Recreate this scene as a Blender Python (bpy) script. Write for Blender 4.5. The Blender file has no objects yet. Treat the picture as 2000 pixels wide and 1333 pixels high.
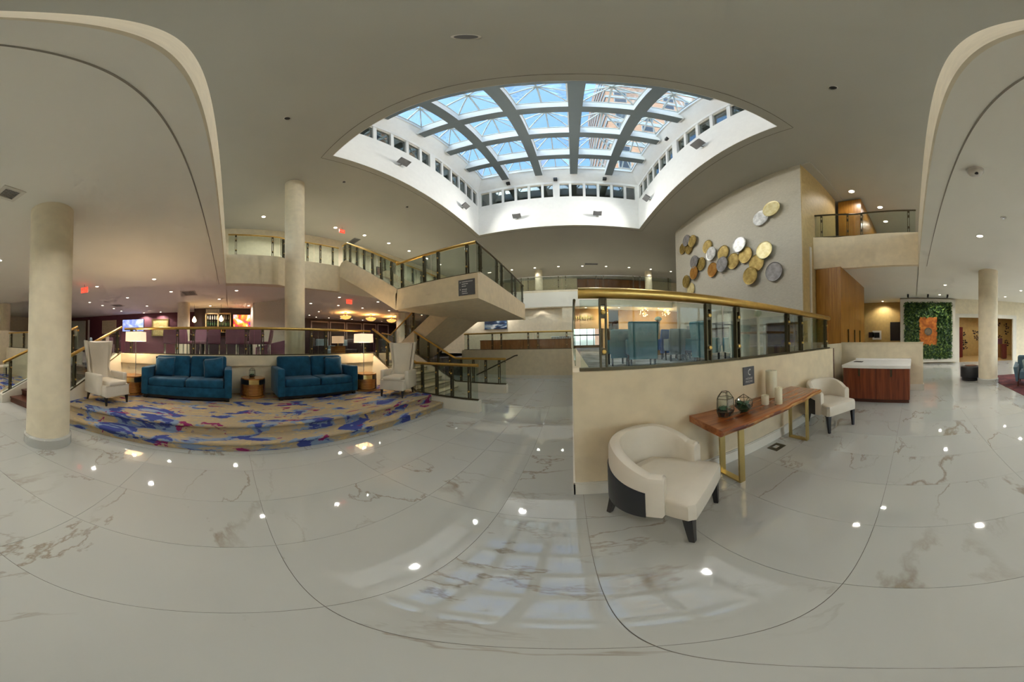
import bpy, bmesh, math, random
from mathutils import Vector, Matrix, Euler
random.seed(7)
PI = math.pi
SC = bpy.context.scene
C = SC.collection

# ------------------------------------------------------------------ camera, sky, exposure
YAW, WX, WY = 0.2755, -0.0115, -0.0183          # heading of the panorama, and the tripod's slight tilt
cam = bpy.data.cameras.new('camera')
cam.type = 'PANO'
cam.panorama_type = 'EQUIRECTANGULAR'
cam.latitude_min, cam.latitude_max = -PI/2, PI/2
cam.longitude_min, cam.longitude_max = -0.75*PI, 0.75*PI
cam.clip_start = 0.02
co = bpy.data.objects.new('camera', cam); C.objects.link(co)
w = Vector((WX, WY, 0))
R = (Matrix.Rotation(YAW, 3, 'Z') @ Matrix.Rotation(w.length, 3, w.normalized()).transposed())
right, fwd, up = R @ Vector((1, 0, 0)), R @ Vector((0, 1, 0)), R @ Vector((0, 0, 1))
mw = Matrix((right, up, -fwd)).transposed().to_4x4()
mw.translation = (0, 0, 1.5)
co.matrix_world = mw
SC.camera = co

W = bpy.data.worlds.new('sky'); SC.world = W; W.use_nodes = True
nt = W.node_tree; nt.nodes.clear()
wo = nt.nodes.new('ShaderNodeOutputWorld'); bg = nt.nodes.new('ShaderNodeBackground')
sk = nt.nodes.new('ShaderNodeTexSky'); sk.sky_type = 'NISHITA'; sk.sun_disc = False
sk.sun_elevation = math.radians(48); sk.sun_rotation = math.radians(215); sk.air_density = 0.9; sk.dust_density = 2.2; sk.ozone_density = 1.0
bg.inputs['Strength'].default_value = 0.36
nt.links.new(sk.outputs[0], bg.inputs[0]); nt.links.new(bg.outputs[0], wo.inputs[0])

SC.view_settings.view_transform = 'Standard'; SC.view_settings.look = 'None'
SC.view_settings.gamma = 1.0; SC.view_settings.use_curve_mapping = False
SC.view_settings.exposure = 1.25
SC.cycles.use_denoising = True; SC.cycles.use_adaptive_sampling = True; SC.cycles.adaptive_threshold = 0.1; SC.cycles.adaptive_min_samples = 12
SC.cycles.max_bounces = 6; SC.cycles.diffuse_bounces = 4; SC.cycles.glossy_bounces = 3
SC.cycles.transmission_bounces = 2; SC.cycles.transparent_max_bounces = 16
SC.cycles.sample_clamp_indirect = 6.0; SC.cycles.caustics_reflective = False; SC.cycles.caustics_refractive = False
FLOOD = 200.0
DL_LOW, DL_HIGH = 46.0, 50.0                     # watts of the recessed lamps in the low and the high ceiling

# ------------------------------------------------------------------ materials
MATS = {}
def _new(name):
    m = bpy.data.materials.new(name); m.use_nodes = True
    n = m.node_tree.nodes; b = n['Principled BSDF']
    MATS[name] = m
    return m, m.node_tree, b
def mat(name, col, rough=0.6, metal=0.0, var=0.06, scale=6.0, bump=0.0, bscale=60.0, sheen=0.0, coat=0.0, stretch=(1,1,1), spec=None):
    m, t, b = _new(name)
    tc = t.nodes.new('ShaderNodeTexCoord'); mp = t.nodes.new('ShaderNodeMapping'); mp.inputs['Scale'].default_value = stretch
    t.links.new(tc.outputs['Object'], mp.inputs[0])
    no = t.nodes.new('ShaderNodeTexNoise'); no.inputs['Scale'].default_value = scale; no.inputs['Detail'].default_value = 4
    t.links.new(mp.outputs[0], no.inputs['Vector'])
    cr = t.nodes.new('ShaderNodeMapRange'); cr.inputs[1].default_value = 0.3; cr.inputs[2].default_value = 0.7
    cr.inputs[3].default_value = 1-var; cr.inputs[4].default_value = 1+var
    t.links.new(no.outputs[0], cr.inputs[0])
    vm = t.nodes.new('ShaderNodeVectorMath'); vm.operation = 'SCALE'; vm.inputs[0].default_value = col[:3]
    t.links.new(cr.outputs[0], vm.inputs['Scale']); t.links.new(vm.outputs[0], b.inputs['Base Color'])
    b.inputs['Roughness'].default_value = rough; b.inputs['Metallic'].default_value = metal
    if spec is not None: b.inputs['Specular IOR Level'].default_value = spec
    if sheen: b.inputs['Sheen Weight'].default_value = sheen; b.inputs['Sheen Roughness'].default_value = 0.35
    if coat: b.inputs['Coat Weight'].default_value = coat; b.inputs['Coat Roughness'].default_value = 0.1
    if bump:
        n2 = t.nodes.new('ShaderNodeTexNoise'); n2.inputs['Scale'].default_value = bscale; n2.inputs['Detail'].default_value = 3
        t.links.new(mp.outputs[0], n2.inputs['Vector'])
        bp = t.nodes.new('ShaderNodeBump'); bp.inputs['Strength'].default_value = bump; bp.inputs['Distance'].default_value = 0.01
        t.links.new(n2.outputs[0], bp.inputs['Height']); t.links.new(bp.outputs[0], b.inputs['Normal'])
    return m
def emis(name, col, s, base=(0.8,0.8,0.8)):
    m, t, b = _new(name)
    b.inputs['Base Color'].default_value = (*base, 1); b.inputs['Emission Color'].default_value = (*col, 1); b.inputs['Emission Strength'].default_value = s
    return m
def glass(name, tint, refl=0.05, edge=0.5, rough=0.0):
    m = bpy.data.materials.new(name); m.use_nodes = True; t = m.node_tree; t.nodes.clear(); MATS[name] = m
    o = t.nodes.new('ShaderNodeOutputMaterial'); mx = t.nodes.new('ShaderNodeMixShader')
    tr = t.nodes.new('ShaderNodeBsdfTransparent'); tr.inputs[0].default_value = (*tint, 1)
    gl = t.nodes.new('ShaderNodeBsdfGlossy'); gl.inputs['Roughness'].default_value = rough
    fr = t.nodes.new('ShaderNodeFresnel'); fr.inputs[0].default_value = 1.5
    mr = t.nodes.new('ShaderNodeMapRange'); mr.inputs[1].default_value = 0.04; mr.inputs[2].default_value = 1.0; mr.inputs[3].default_value = refl; mr.inputs[4].default_value = edge
    t.links.new(fr.outputs[0], mr.inputs[0]); t.links.new(mr.outputs[0], mx.inputs[0])
    t.links.new(tr.outputs[0], mx.inputs[1]); t.links.new(gl.outputs[0], mx.inputs[2]); t.links.new(mx.outputs[0], o.inputs[0])
    return m
def wood(name, dark, light, rough=0.35, axis=2, scale=9.0, coat=0.2):
    m, t, b = _new(name)
    tc = t.nodes.new('ShaderNodeTexCoord'); mp = t.nodes.new('ShaderNodeMapping')
    s = [scale*1.0]*3; s[axis] = scale*0.06; mp.inputs['Scale'].default_value = s
    t.links.new(tc.outputs['Object'], mp.inputs[0])
    no = t.nodes.new('ShaderNodeTexNoise'); no.inputs['Scale'].default_value = 2.2; no.inputs['Detail'].default_value = 6; no.inputs['Distortion'].default_value = 0.6
    t.links.new(mp.outputs[0], no.inputs['Vector'])
    cr = t.nodes.new('ShaderNodeValToRGB'); cr.color_ramp.elements[0].position = 0.32; cr.color_ramp.elements[1].position = 0.68
    cr.color_ramp.elements[0].color = (*dark, 1); cr.color_ramp.elements[1].color = (*light, 1)
    t.links.new(no.outputs[0], cr.inputs[0]); t.links.new(cr.outputs[0], b.inputs['Base Color'])
    b.inputs['Roughness'].default_value = rough; b.inputs['Coat Weight'].default_value = coat; b.inputs['Coat Roughness'].default_value = 0.15
    return m
def marble(name, base=(0.475,0.485,0.45), rand=True, rough=0.035):
    m, t, b = _new(name)
    tc = t.nodes.new('ShaderNodeTexCoord'); oi = t.nodes.new('ShaderNodeObjectInfo')
    ad = t.nodes.new('ShaderNodeVectorMath'); ad.operation = 'MULTIPLY_ADD'
    ad.inputs[1].default_value = (37.0, 61.0, 23.0) if rand else (0,0,0)
    t.links.new(oi.outputs['Random'], ad.inputs[0]); t.links.new(tc.outputs['Object'], ad.inputs[2])
    mp = t.nodes.new('ShaderNodeMapping'); mp.inputs['Rotation'].default_value = (0,0,0.95); mp.inputs['Scale'].default_value = (0.55,1.25,1)
    t.links.new(ad.outputs[0], mp.inputs[0])
    def vein(scale, width, dist, seed):
        n = t.nodes.new('ShaderNodeTexNoise'); n.noise_dimensions = '4D'; n.inputs['W'].default_value = seed
        n.inputs['Scale'].default_value = scale; n.inputs['Detail'].default_value = 7; n.inputs['Roughness'].default_value = 0.58; n.inputs['Distortion'].default_value = dist
        t.links.new(mp.outputs[0], n.inputs['Vector'])
        s = t.nodes.new('ShaderNodeMath'); s.operation = 'SUBTRACT'; s.inputs[1].default_value = 0.5; t.links.new(n.outputs[0], s.inputs[0])
        a = t.nodes.new('ShaderNodeMath'); a.operation = 'ABSOLUTE'; t.links.new(s.outputs[0], a.inputs[0])
        r = t.nodes.new('ShaderNodeMapRange'); r.inputs[1].default_value = 0; r.inputs[2].default_value = width; r.inputs[3].default_value = 1; r.inputs[4].default_value = 0
        t.links.new(a.outputs[0], r.inputs[0]); return r
    def noise(scale, lo, hi, seed):
        n = t.nodes.new('ShaderNodeTexNoise'); n.noise_dimensions = '4D'; n.inputs['W'].default_value = seed; n.inputs['Scale'].default_value = scale
        t.links.new(mp.outputs[0], n.inputs['Vector'])
        r = t.nodes.new('ShaderNodeMapRange'); r.inputs[1].default_value = lo; r.inputs[2].default_value = hi; t.links.new(n.outputs[0], r.inputs[0]); return r
    v1, g1 = vein(1.1, 0.010, 0.12, 3.1), noise(0.9, 0.47, 0.60, 9.0)
    v2, g2 = vein(0.8, 0.022, 0.3, 14.0), noise(0.8, 0.56, 0.66, 21.0)
    m1 = t.nodes.new('ShaderNodeMath'); m1.operation = 'MULTIPLY'; t.links.new(v1.outputs[0], m1.inputs[0]); t.links.new(g1.outputs[0], m1.inputs[1])
    m2 = t.nodes.new('ShaderNodeMath'); m2.operation = 'MULTIPLY'; t.links.new(v2.outputs[0], m2.inputs[0]); t.links.new(g2.outputs[0], m2.inputs[1])
    mxm = t.nodes.new('ShaderNodeMath'); mxm.operation = 'MAXIMUM'; t.links.new(m1.outputs[0], mxm.inputs[0]); t.links.new(m2.outputs[0], mxm.inputs[1])
    mu = t.nodes.new('ShaderNodeMath'); mu.operation = 'MULTIPLY'; mu.inputs[1].default_value = 0.85; t.links.new(mxm.outputs[0], mu.inputs[0])
    mx = t.nodes.new('ShaderNodeMix'); mx.data_type = 'RGBA'
    mx.inputs[6].default_value = (*base, 1); mx.inputs[7].default_value = (0.27, 0.225, 0.165, 1)
    t.links.new(mu.outputs[0], mx.inputs[0]); t.links.new(mx.outputs[2], b.inputs['Base Color'])
    b.inputs['Roughness'].default_value = rough; b.inputs['IOR'].default_value = 1.85
    return m
def carpet(name):
    m, t, b = _new(name)
    geo = t.nodes.new('ShaderNodeNewGeometry'); mp = t.nodes.new('ShaderNodeMapping'); mp.inputs['Scale'].default_value = (2.0, 0.9, 2.0)
    t.links.new(geo.outputs['Position'], mp.inputs[0])
    def nz(scale, det, seed, dist=0.4):
        n = t.nodes.new('ShaderNodeTexNoise'); n.noise_dimensions = '4D'; n.inputs['W'].default_value = seed; n.inputs['Scale'].default_value = scale
        n.inputs['Detail'].default_value = det; n.inputs['Distortion'].default_value = dist; n.inputs['Roughness'].default_value = 0.6
        t.links.new(mp.outputs[0], n.inputs['Vector']); return n
    def step(n, a, c):
        r = t.nodes.new('ShaderNodeMapRange'); r.inputs[1].default_value = a; r.inputs[2].default_value = c; t.links.new(n.outputs[0], r.inputs[0]); return r
    cur = None
    def layer(col, fac, prev):
        mx = t.nodes.new('ShaderNodeMix'); mx.data_type = 'RGBA'; mx.inputs[7].default_value = (*col, 1)
        if isinstance(prev, tuple): mx.inputs[6].default_value = (*prev, 1)
        else: t.links.new(prev.outputs[2], mx.inputs[6])
        t.links.new(fac.outputs[0], mx.inputs[0]); return mx
    L = layer((0.56,0.42,0.21), step(nz(5, 6, 31, 1.2), 0.53, 0.6), (0.44,0.35,0.225))
    L = layer((0.36,0.34,0.29), step(nz(6, 6, 51, 1.2), 0.55, 0.62), L)
    L = layer((0.22,0.30,0.44), step(nz(1.7, 9, 5, 0.8), 0.520, 0.540), L)
    L = layer((0.055,0.075,0.27), step(nz(1.7, 9, 5.06, 0.9), 0.548, 0.568), L)
    L = layer((0.25,0.03,0.12), step(nz(2.2, 8, 77, 0.8), 0.60, 0.62), L)
    t.links.new(L.outputs[2], b.inputs['Base Color']); b.inputs['Roughness'].default_value = 0.95; b.inputs['Specular IOR Level'].default_value = 0.1
    n2 = t.nodes.new('ShaderNodeTexNoise'); n2.inputs['Scale'].default_value = 240; t.links.new(geo.outputs['Position'], n2.inputs['Vector'])
    bp = t.nodes.new('ShaderNodeBump'); bp.inputs['Strength'].default_value = 0.35; bp.inputs['Distance'].default_value = 0.01
    t.links.new(n2.outputs[0], bp.inputs['Height']); t.links.new(bp.outputs[0], b.inputs['Normal'])
    return m
def ramped(name, stops, scale=2.0, stretch=(1,1,1), rough=0.6, detail=4, emit=0.0, metal=0.0, dist=0.5):
    m, t, b = _new(name)
    tc = t.nodes.new('ShaderNodeTexCoord'); mp = t.nodes.new('ShaderNodeMapping'); mp.inputs['Scale'].default_value = stretch
    t.links.new(tc.outputs['Object'], mp.inputs[0])
    no = t.nodes.new('ShaderNodeTexNoise'); no.inputs['Scale'].default_value = scale; no.inputs['Detail'].default_value = detail; no.inputs['Distortion'].default_value = dist
    t.links.new(mp.outputs[0], no.inputs['Vector'])
    cr = t.nodes.new('ShaderNodeValToRGB'); e = cr.color_ramp.elements
    while len(e) < len(stops): e.new(0.5)
    for k, (p, c) in enumerate(stops): e[k].position = p; e[k].color = (*c, 1)
    t.links.new(no.outputs[0], cr.inputs[0]); t.links.new(cr.outputs[0], b.inputs['Base Color']); b.inputs['Roughness'].default_value = rough; b.inputs['Metallic'].default_value = metal
    if emit: t.links.new(cr.outputs[0], b.inputs['Emission Color']); b.inputs['Emission Strength'].default_value = emit
    return m

BEIGE = mat('beige_wall_paint', (0.80,0.68,0.475), 0.75, bump=0.05, bscale=140)
CREAM = mat('cream_wall_paint', (0.79,0.71,0.53), 0.75, bump=0.05, bscale=140)
GREYBEIGE = mat('grey_beige_paint', (0.68,0.60,0.43), 0.75)
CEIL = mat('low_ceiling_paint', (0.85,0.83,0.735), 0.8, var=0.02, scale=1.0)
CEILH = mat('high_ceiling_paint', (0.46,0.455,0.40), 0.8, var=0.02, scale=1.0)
WHITE = mat('white_well_paint', (0.86,0.86,0.83), 0.7, var=0.02)
TRIM = mat('white_trim_paint', (0.72,0.69,0.60), 0.5, var=0.02)
BEAMSHADE = mat('beam_underside_shade', (0.15,0.18,0.185), 0.6, var=0.02)  # dark tone paints the shade beneath the white skylight beams
SILK = mat('woven_wall_covering', (0.56,0.53,0.44), 0.65, var=0.07, scale=40, bump=0.1, bscale=160, stretch=(1,0.3,1))
OCHRE = mat('ochre_wall_covering', (0.50,0.37,0.17), 0.55, var=0.1, scale=8)
GOLDWALL = mat('gold_wallpaper', (0.55,0.38,0.13), 0.5, var=0.08, scale=5)
MARBLE = marble('polished_marble_tile')
MARBLE2 = marble('polished_marble_slab', rand=False)
GROUT = mat('tile_grout', (0.20,0.18,0.15), 0.9)
CARPET = carpet('patterned_carpet')
BARCARPET = ramped('dark_bar_carpet', [(0.35,(0.08,0.06,0.07)),(0.55,(0.20,0.15,0.16)),(0.7,(0.30,0.24,0.17))], 3.0, rough=0.95)
DINCARPET = ramped('grey_dining_carpet', [(0.35,(0.17,0.16,0.155)),(0.6,(0.33,0.32,0.30)),(0.75,(0.50,0.49,0.46))], 2.2, rough=0.95)
REDRUG = ramped('dark_red_rug', [(0.35,(0.05,0.01,0.015)),(0.6,(0.14,0.03,0.03)),(0.8,(0.2,0.12,0.08))], 4.0, rough=0.95)
VELVET = mat('teal_blue_velvet', (0.010,0.075,0.150), 0.75, var=0.3, scale=7, sheen=0.22, bump=0.06, bscale=300, spec=0.2)
LEATHER = mat('cream_leather', (0.74,0.68,0.57), 0.42, var=0.03, bump=0.06, bscale=220)
PIPING = mat('cream_piping', (0.60,0.53,0.43), 0.5)
BLACK = mat('black_lacquer', (0.012,0.012,0.013), 0.3)
BLACKVINYL = mat('black_vinyl', (0.018,0.020,0.024), 0.35)
BRASS = mat('brushed_brass', (0.64,0.43,0.13), 0.28, 1.0, var=0.08, scale=14)
GOLDLEG = mat('satin_gold_metal', (0.66,0.52,0.22), 0.32, 1.0, var=0.06)
BRONZE = mat('dark_bronze', (0.10,0.085,0.05), 0.38, 0.75, var=0.1)
STEELB = mat('brown_steel', (0.085,0.075,0.055), 0.4, 0.6)
CHROME = mat('polished_chrome', (0.7,0.7,0.7), 0.12, 1.0, var=0.0)
GLASSR = glass('railing_glass', (0.88,0.93,0.905), 0.018, 0.55)
GLASSC = glass('clear_pane_glass', (0.93,0.96,0.95), 0.03, 0.4)
GLASSS = glass('skylight_glass', (0.52,0.68,0.74), 0.03, 0.3)
GLASSW = glass('window_glass', (0.78,0.83,0.80), 0.08, 0.6)
GLASST = glass('terrarium_glass', (0.90,0.95,0.93), 0.04, 0.5)
EDGEG = mat('green_glass_edge', (0.03,0.09,0.06), 0.15)
WOODRED = wood('red_brown_veneer', (0.13,0.022,0.008), (0.26,0.065,0.02), 0.35)
WOODGOLD = wood('honey_veneer', (0.29,0.118,0.014), (0.45,0.215,0.030), 0.4)
WOODSLAB = wood('live_edge_slab', (0.20,0.045,0.012), (0.46,0.155,0.04), 0.22, axis=0, scale=7, coat=0.5)
WOODBARK = ramped('live_edge_bark', [(0.40,(0.12,0.03,0.015)),(0.5,(0.45,0.20,0.05)),(0.6,(0.58,0.32,0.10))], 9, (0.4,1,1), 0.5)
WOODTABLE = wood('orange_drum_veneer', (0.26,0.09,0.015), (0.50,0.22,0.05), 0.25, axis=1, scale=8, coat=0.5)
WOODDARK = wood('dark_stair_wood', (0.055,0.015,0.008), (0.12,0.035,0.016), 0.3, axis=1)
WOODPANEL = wood('walnut_panel', (0.16,0.055,0.014), (0.30,0.12,0.035), 0.4)
TAN = mat('tan_wall', (0.50,0.34,0.18), 0.6)
PURPLE = mat('plum_wall_paint', (0.15,0.045,0.060), 0.7)
PLUMF = mat('plum_upholstery', (0.30,0.13,0.19), 0.7, sheen=0.3)
PLUMD = mat('dark_plum_panel', (0.028,0.012,0.018), 0.5)
TEALF = mat('teal_chair_leather', (0.060,0.20,0.25), 0.4, var=0.08)
BLUEF = mat('bright_blue_fabric', (0.03,0.11,0.36), 0.6)
SLATEF = mat('slate_blue_fabric', (0.20,0.26,0.29), 0.6)
ARMB = mat('dusty_blue_fabric', (0.07,0.13,0.17), 0.8, sheen=0.3)
SHADE = emis('lamp_shade_fabric', (1.0,0.70,0.45), 0.42, (0.8,0.7,0.55))
LENS = emis('lamp_lens', (1.0,0.88,0.70), 3.6)
BULB = emis('warm_bulb', (1.0,0.62,0.25), 9.0)
CANDLE = mat('ivory_wax', (0.80,0.74,0.54), 0.45, var=0.03)
SIGNG = mat('sign_grey', (0.10,0.105,0.115), 0.5)
SIGNW = mat('sign_white', (0.72,0.72,0.72), 0.5, var=0.0)
LEAFM = ramped('leaf_green', [(0.32,(0.006,0.026,0.008)),(0.5,(0.026,0.085,0.020)),(0.66,(0.22,0.34,0.06))], 9.0, rough=0.5)
SUCC = mat('succulent_green', (0.10,0.22,0.12), 0.6, var=0.3, scale=30)
SUCCD = mat('dark_moss', (0.02,0.05,0.015), 0.8, var=0.3, scale=30)
SOIL = mat('dark_pebbles', (0.03,0.022,0.018), 0.8, var=0.5, scale=50)
RUST = ramped('rust_steel', [(0.35,(0.34,0.085,0.012)),(0.55,(0.55,0.17,0.02)),(0.7,(0.68,0.27,0.04))], 6, rough=0.55)
DGOLD = ramped('disc_gold', [(0.35,(0.28,0.19,0.05)),(0.6,(0.44,0.32,0.095)),(0.75,(0.58,0.45,0.18))], 6, rough=0.42, metal=0.55)
DPALE = ramped('disc_pale_gold', [(0.35,(0.72,0.60,0.26)),(0.7,(0.90,0.82,0.50))], 6, rough=0.38, metal=0.3)
DSILV = ramped('disc_silver', [(0.35,(0.50,0.50,0.48)),(0.7,(0.92,0.92,0.90))], 6, rough=0.36, metal=0.3)
DGREY = ramped('disc_grey', [(0.35,(0.20,0.19,0.19)),(0.7,(0.33,0.32,0.32))], 6, rough=0.5, metal=0.4)
DCOPP = ramped('disc_copper', [(0.35,(0.40,0.17,0.03)),(0.7,(0.55,0.30,0.07))], 6, rough=0.42, metal=0.5)
MURAL = ramped('seascape_print', [(0.30,(0.03,0.06,0.16)),(0.45,(0.20,0.22,0.27)),(0.6,(0.36,0.33,0.33)),(0.75,(0.30,0.22,0.25))], 1.1, (1,0.25,1.6), 0.5)
MURALG = mat('mural_grey', (0.27,0.29,0.30), 0.6, var=0.12, scale=1.5)
BRICKT = ramped('salmon_brick', [(0.35,(0.50,0.24,0.13)),(0.65,(0.62,0.34,0.20))], 1.0, rough=0.8)
GREYBAND = mat('tower_grey', (0.40,0.40,0.38), 0.7)
BLACKP = mat('black_plastic', (0.02,0.02,0.02), 0.5)
GREYP = mat('grey_plastic', (0.16,0.16,0.16), 0.5)
WHITEP = mat('white_plastic', (0.70,0.68,0.62), 0.4, var=0.0)
CURTAIN = mat('sheer_curtain_cloth', (0.86,0.76,0.58), 0.9)
def _sheer(m):
    t = m.node_tree; b = t.nodes['Principled BSDF']; o = [n for n in t.nodes if n.type == 'OUTPUT_MATERIAL'][0]
    tl = t.nodes.new('ShaderNodeBsdfTranslucent'); tl.inputs[0].default_value = (0.95,0.85,0.66,1)
    mx = t.nodes.new('ShaderNodeMixShader'); mx.inputs[0].default_value = 0.7
    t.links.new(b.outputs[0], mx.inputs[1]); t.links.new(tl.outputs[0], mx.inputs[2]); t.links.new(mx.outputs[0], o.inputs[0])
_sheer(CURTAIN)
EXITR = emis('exit_sign_red', (1.0,0.06,0.03), 0.9, (0.3,0.02,0.02))

# ------------------------------------------------------------------ mesh helpers
class M:
    def __init__(s): s.v = []; s.f = []; s.sm = []
    def add(s, vs, fs, sm=False):
        o = len(s.v); s.v += [tuple(p) for p in vs]; s.f += [tuple(i+o for i in f) for f in fs]; s.sm += [sm]*len(fs); return s
    def box(s, x0, x1, y0, y1, z0, z1):
        vs = [(x0,y0,z0),(x1,y0,z0),(x1,y1,z0),(x0,y1,z0),(x0,y0,z1),(x1,y0,z1),(x1,y1,z1),(x0,y1,z1)]
        return s.add(vs, [(3,2,1,0),(4,5,6,7),(0,1,5,4),(1,2,6,5),(2,3,7,6),(3,0,4,7)])
    def obox(s, c, ax, ay, az, hx, hy, hz):      # oriented box: centre, unit axes, half sizes
        c, ax, ay, az = Vector(c), Vector(ax), Vector(ay), Vector(az)
        vs = [c+ax*hx*i+ay*hy*j+az*hz*k for k in (-1,1) for (i,j) in ((-1,-1),(1,-1),(1,1),(-1,1))]
        return s.add(vs, [(3,2,1,0),(4,5,6,7),(0,1,5,4),(1,2,6,5),(2,3,7,6),(3,0,4,7)])
    def bar(s, a, b, wd, ht, upv=(0,0,1)):       # rectangular bar from a to b
        a, b = Vector(a), Vector(b); d = (b-a); L = d.length; d.normalize(); u = Vector(upv)
        sd = d.cross(u)
        if sd.length < 1e-4: sd = d.cross(Vector((1,0,0)))
        sd.normalize(); u2 = sd.cross(d)
        return s.obox((a+b)/2, d, sd, u2, L/2, wd/2, ht/2)
    def rbox(s, x0, x1, y0, y1, z0, z1, r=0.02, seg=3):
        bm = bmesh.new(); bmesh.ops.create_cube(bm, size=1)
        for v in bm.verts: v.co = Vector(((x0+x1)/2+v.co.x*(x1-x0), (y0+y1)/2+v.co.y*(y1-y0), (z0+z1)/2+v.co.z*(z1-z0)))
        bmesh.ops.bevel(bm, geom=bm.edges[:], offset=min(r, 0.49*min(x1-x0,y1-y0,z1-z0)), segments=seg, affect='EDGES', profile=0.5)
        bm.verts.index_update(); s.add([v.co.copy() for v in bm.verts], [[v.index for v in f.verts] for f in bm.faces], True); bm.free(); return s
    def cyl(s, c, r, z0, z1, n=24, r1=None, cap=True):
        r1 = r if r1 is None else r1
        vs = [(c[0]+r*math.cos(2*PI*i/n), c[1]+r*math.sin(2*PI*i/n), z0) for i in range(n)] + [(c[0]+r1*math.cos(2*PI*i/n), c[1]+r1*math.sin(2*PI*i/n), z1) for i in range(n)]
        s.add(vs, [(i,(i+1)%n,n+(i+1)%n,n+i) for i in range(n)], True)
        if cap: s.add(vs, [tuple(range(n-1,-1,-1)), tuple(range(n,2*n))])
        return s
    def lathe(s, c, prof, n=24, cap=True):
        vs = [(c[0]+r*math.cos(2*PI*i/n), c[1]+r*math.sin(2*PI*i/n), c[2]+z) for r,z in prof for i in range(n)]
        fs = [(k*n+i, k*n+(i+1)%n, (k+1)*n+(i+1)%n, (k+1)*n+i) for k in range(len(prof)-1) for i in range(n)]
        s.add(vs, fs, True)
        if cap: s.add(vs, [tuple(range(n-1,-1,-1)), tuple((len(prof)-1)*n+i for i in range(n))])
        return s
    def tube(s, pts, r, n=10, cap=True):
        P = [Vector(p) for p in pts]; rings = []; ref = None
        for i, p in enumerate(P):
            d = ((P[i+1]-p).normalized() if i < len(P)-1 else Vector()) + ((p-P[i-1]).normalized() if i else Vector()); d.normalize()
            if ref is None: ref = d.cross(Vector((0,0,1)) if abs(d.z) < 0.95 else Vector((1,0,0))).normalized()
            ref = (ref - d*ref.dot(d)).normalized(); b = d.cross(ref)
            rr = r[i] if isinstance(r, (list,tuple)) else r
            rings.append([p + (ref*math.cos(2*PI*k/n) + b*math.sin(2*PI*k/n))*rr for k in range(n)])
        vs = [q for g in rings for q in g]
        s.add(vs, [(a*n+k, a*n+(k+1)%n, (a+1)*n+(k+1)%n, (a+1)*n+k) for a in range(len(P)-1) for k in range(n)], True)
        if cap: s.add(vs, [tuple(range(n-1,-1,-1)), tuple((len(P)-1)*n+k for k in range(n))])
        return s
    def loft(s, rings, sm=True, cap=True, closed=True):
        n = len(rings[0]); vs = [q for g in rings for q in g]
        kk = n if closed else n-1
        s.add(vs, [(a*n+k, a*n+(k+1)%n, (a+1)*n+(k+1)%n, (a+1)*n+k) for a in range(len(rings)-1) for k in range(kk)], sm)
        if cap: s.add(vs, [tuple(range(n-1,-1,-1)), tuple((len(rings)-1)*n+k for k in range(n))])
        return s
    def prism(s, poly, lo, hi, axis='z'):        # polygon extruded along an axis; poly in the two other coordinates
        n = len(poly)
        def pt(p, q): return {'z':(p[0],p[1],q),'y':(p[0],q,p[1]),'x':(q,p[0],p[1])}[axis]
        vs = [pt(p,lo) for p in poly] + [pt(p,hi) for p in poly]
        return s.add(vs, [tuple(range(n-1,-1,-1)), tuple(range(n,2*n))] + [(i,(i+1)%n,n+(i+1)%n,n+i) for i in range(n)])
    def mesh(s, name):
        me = bpy.data.meshes.new(name); me.from_pydata(s.v, [], s.f)
        me.polygons.foreach_set('use_smooth', s.sm)
        bm = bmesh.new(); bm.from_mesh(me); bmesh.ops.recalc_face_normals(bm, faces=bm.faces[:]); bm.to_mesh(me); bm.free()
        me.update(); return me

def autosmooth(me, ang=40):
    bm = bmesh.new(); bm.from_mesh(me)
    for e in bm.edges:
        e.smooth = not (len(e.link_faces) == 2 and e.calc_face_angle(0) > math.radians(ang))
    bm.to_mesh(me); bm.free()
def obj(name, m, mt, parent=None, loc=None, world=False):
    me = m.mesh(name) if isinstance(m, M) else m
    if isinstance(m, M):
        autosmooth(me); me.materials.append(mt)
    o = bpy.data.objects.new(name, me); C.objects.link(o)
    if loc: o.location = loc
    if parent is not None:
        o.parent = parent
        if world: o.matrix_parent_inverse = parent.matrix_basis.inverted()
    return o
def inst(name, me, parent=None, loc=(0,0,0), rz=0.0, world=False, scale=None, rot=None):
    o = bpy.data.objects.new(name, me); C.objects.link(o); o.location = loc; o.rotation_euler = rot if rot else (0,0,rz)
    if scale: o.scale = scale
    if parent is not None:
        o.parent = parent
        if world: o.matrix_parent_inverse = parent.matrix_basis.inverted()
    return o
def mesh_of(m, name, mt):
    me = m.mesh(name); autosmooth(me); me.materials.append(mt); return me
def tag(o, label, cat=None, group=None, kind=None):
    if label: o['label'] = label
    if cat: o['category'] = cat
    if group: o['group'] = group
    if kind: o['kind'] = kind
    return o
def thing(name, label, cat, loc=(0,0,0), rz=0.0, group=None, kind=None):
    o = bpy.data.objects.new(name, None); C.objects.link(o); o.location = loc; o.rotation_euler = (0,0,rz); o.empty_display_size = 0.2
    o.matrix_basis = Matrix.Translation(loc) @ Matrix.Rotation(rz, 4, 'Z')
    return tag(o, label, cat, group, kind)
def struct(name, m, mt, label=None, parent=None):
    o = obj(name, m, mt, parent)
    if parent is None: tag(o, label, None, None, 'structure')
    return o
def dup(root, loc, rz, label=None, group=None):
    r = root.copy(); C.objects.link(r); r.location = loc; r.rotation_euler = (0,0,rz)
    if label: r['label'] = label
    if group: r['group'] = group
    for ch in list(root.children):
        c = ch.copy(); C.objects.link(c); c.parent = r
        for g in list(ch.children):
            d = g.copy(); C.objects.link(d); d.parent = c
    return r
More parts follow.
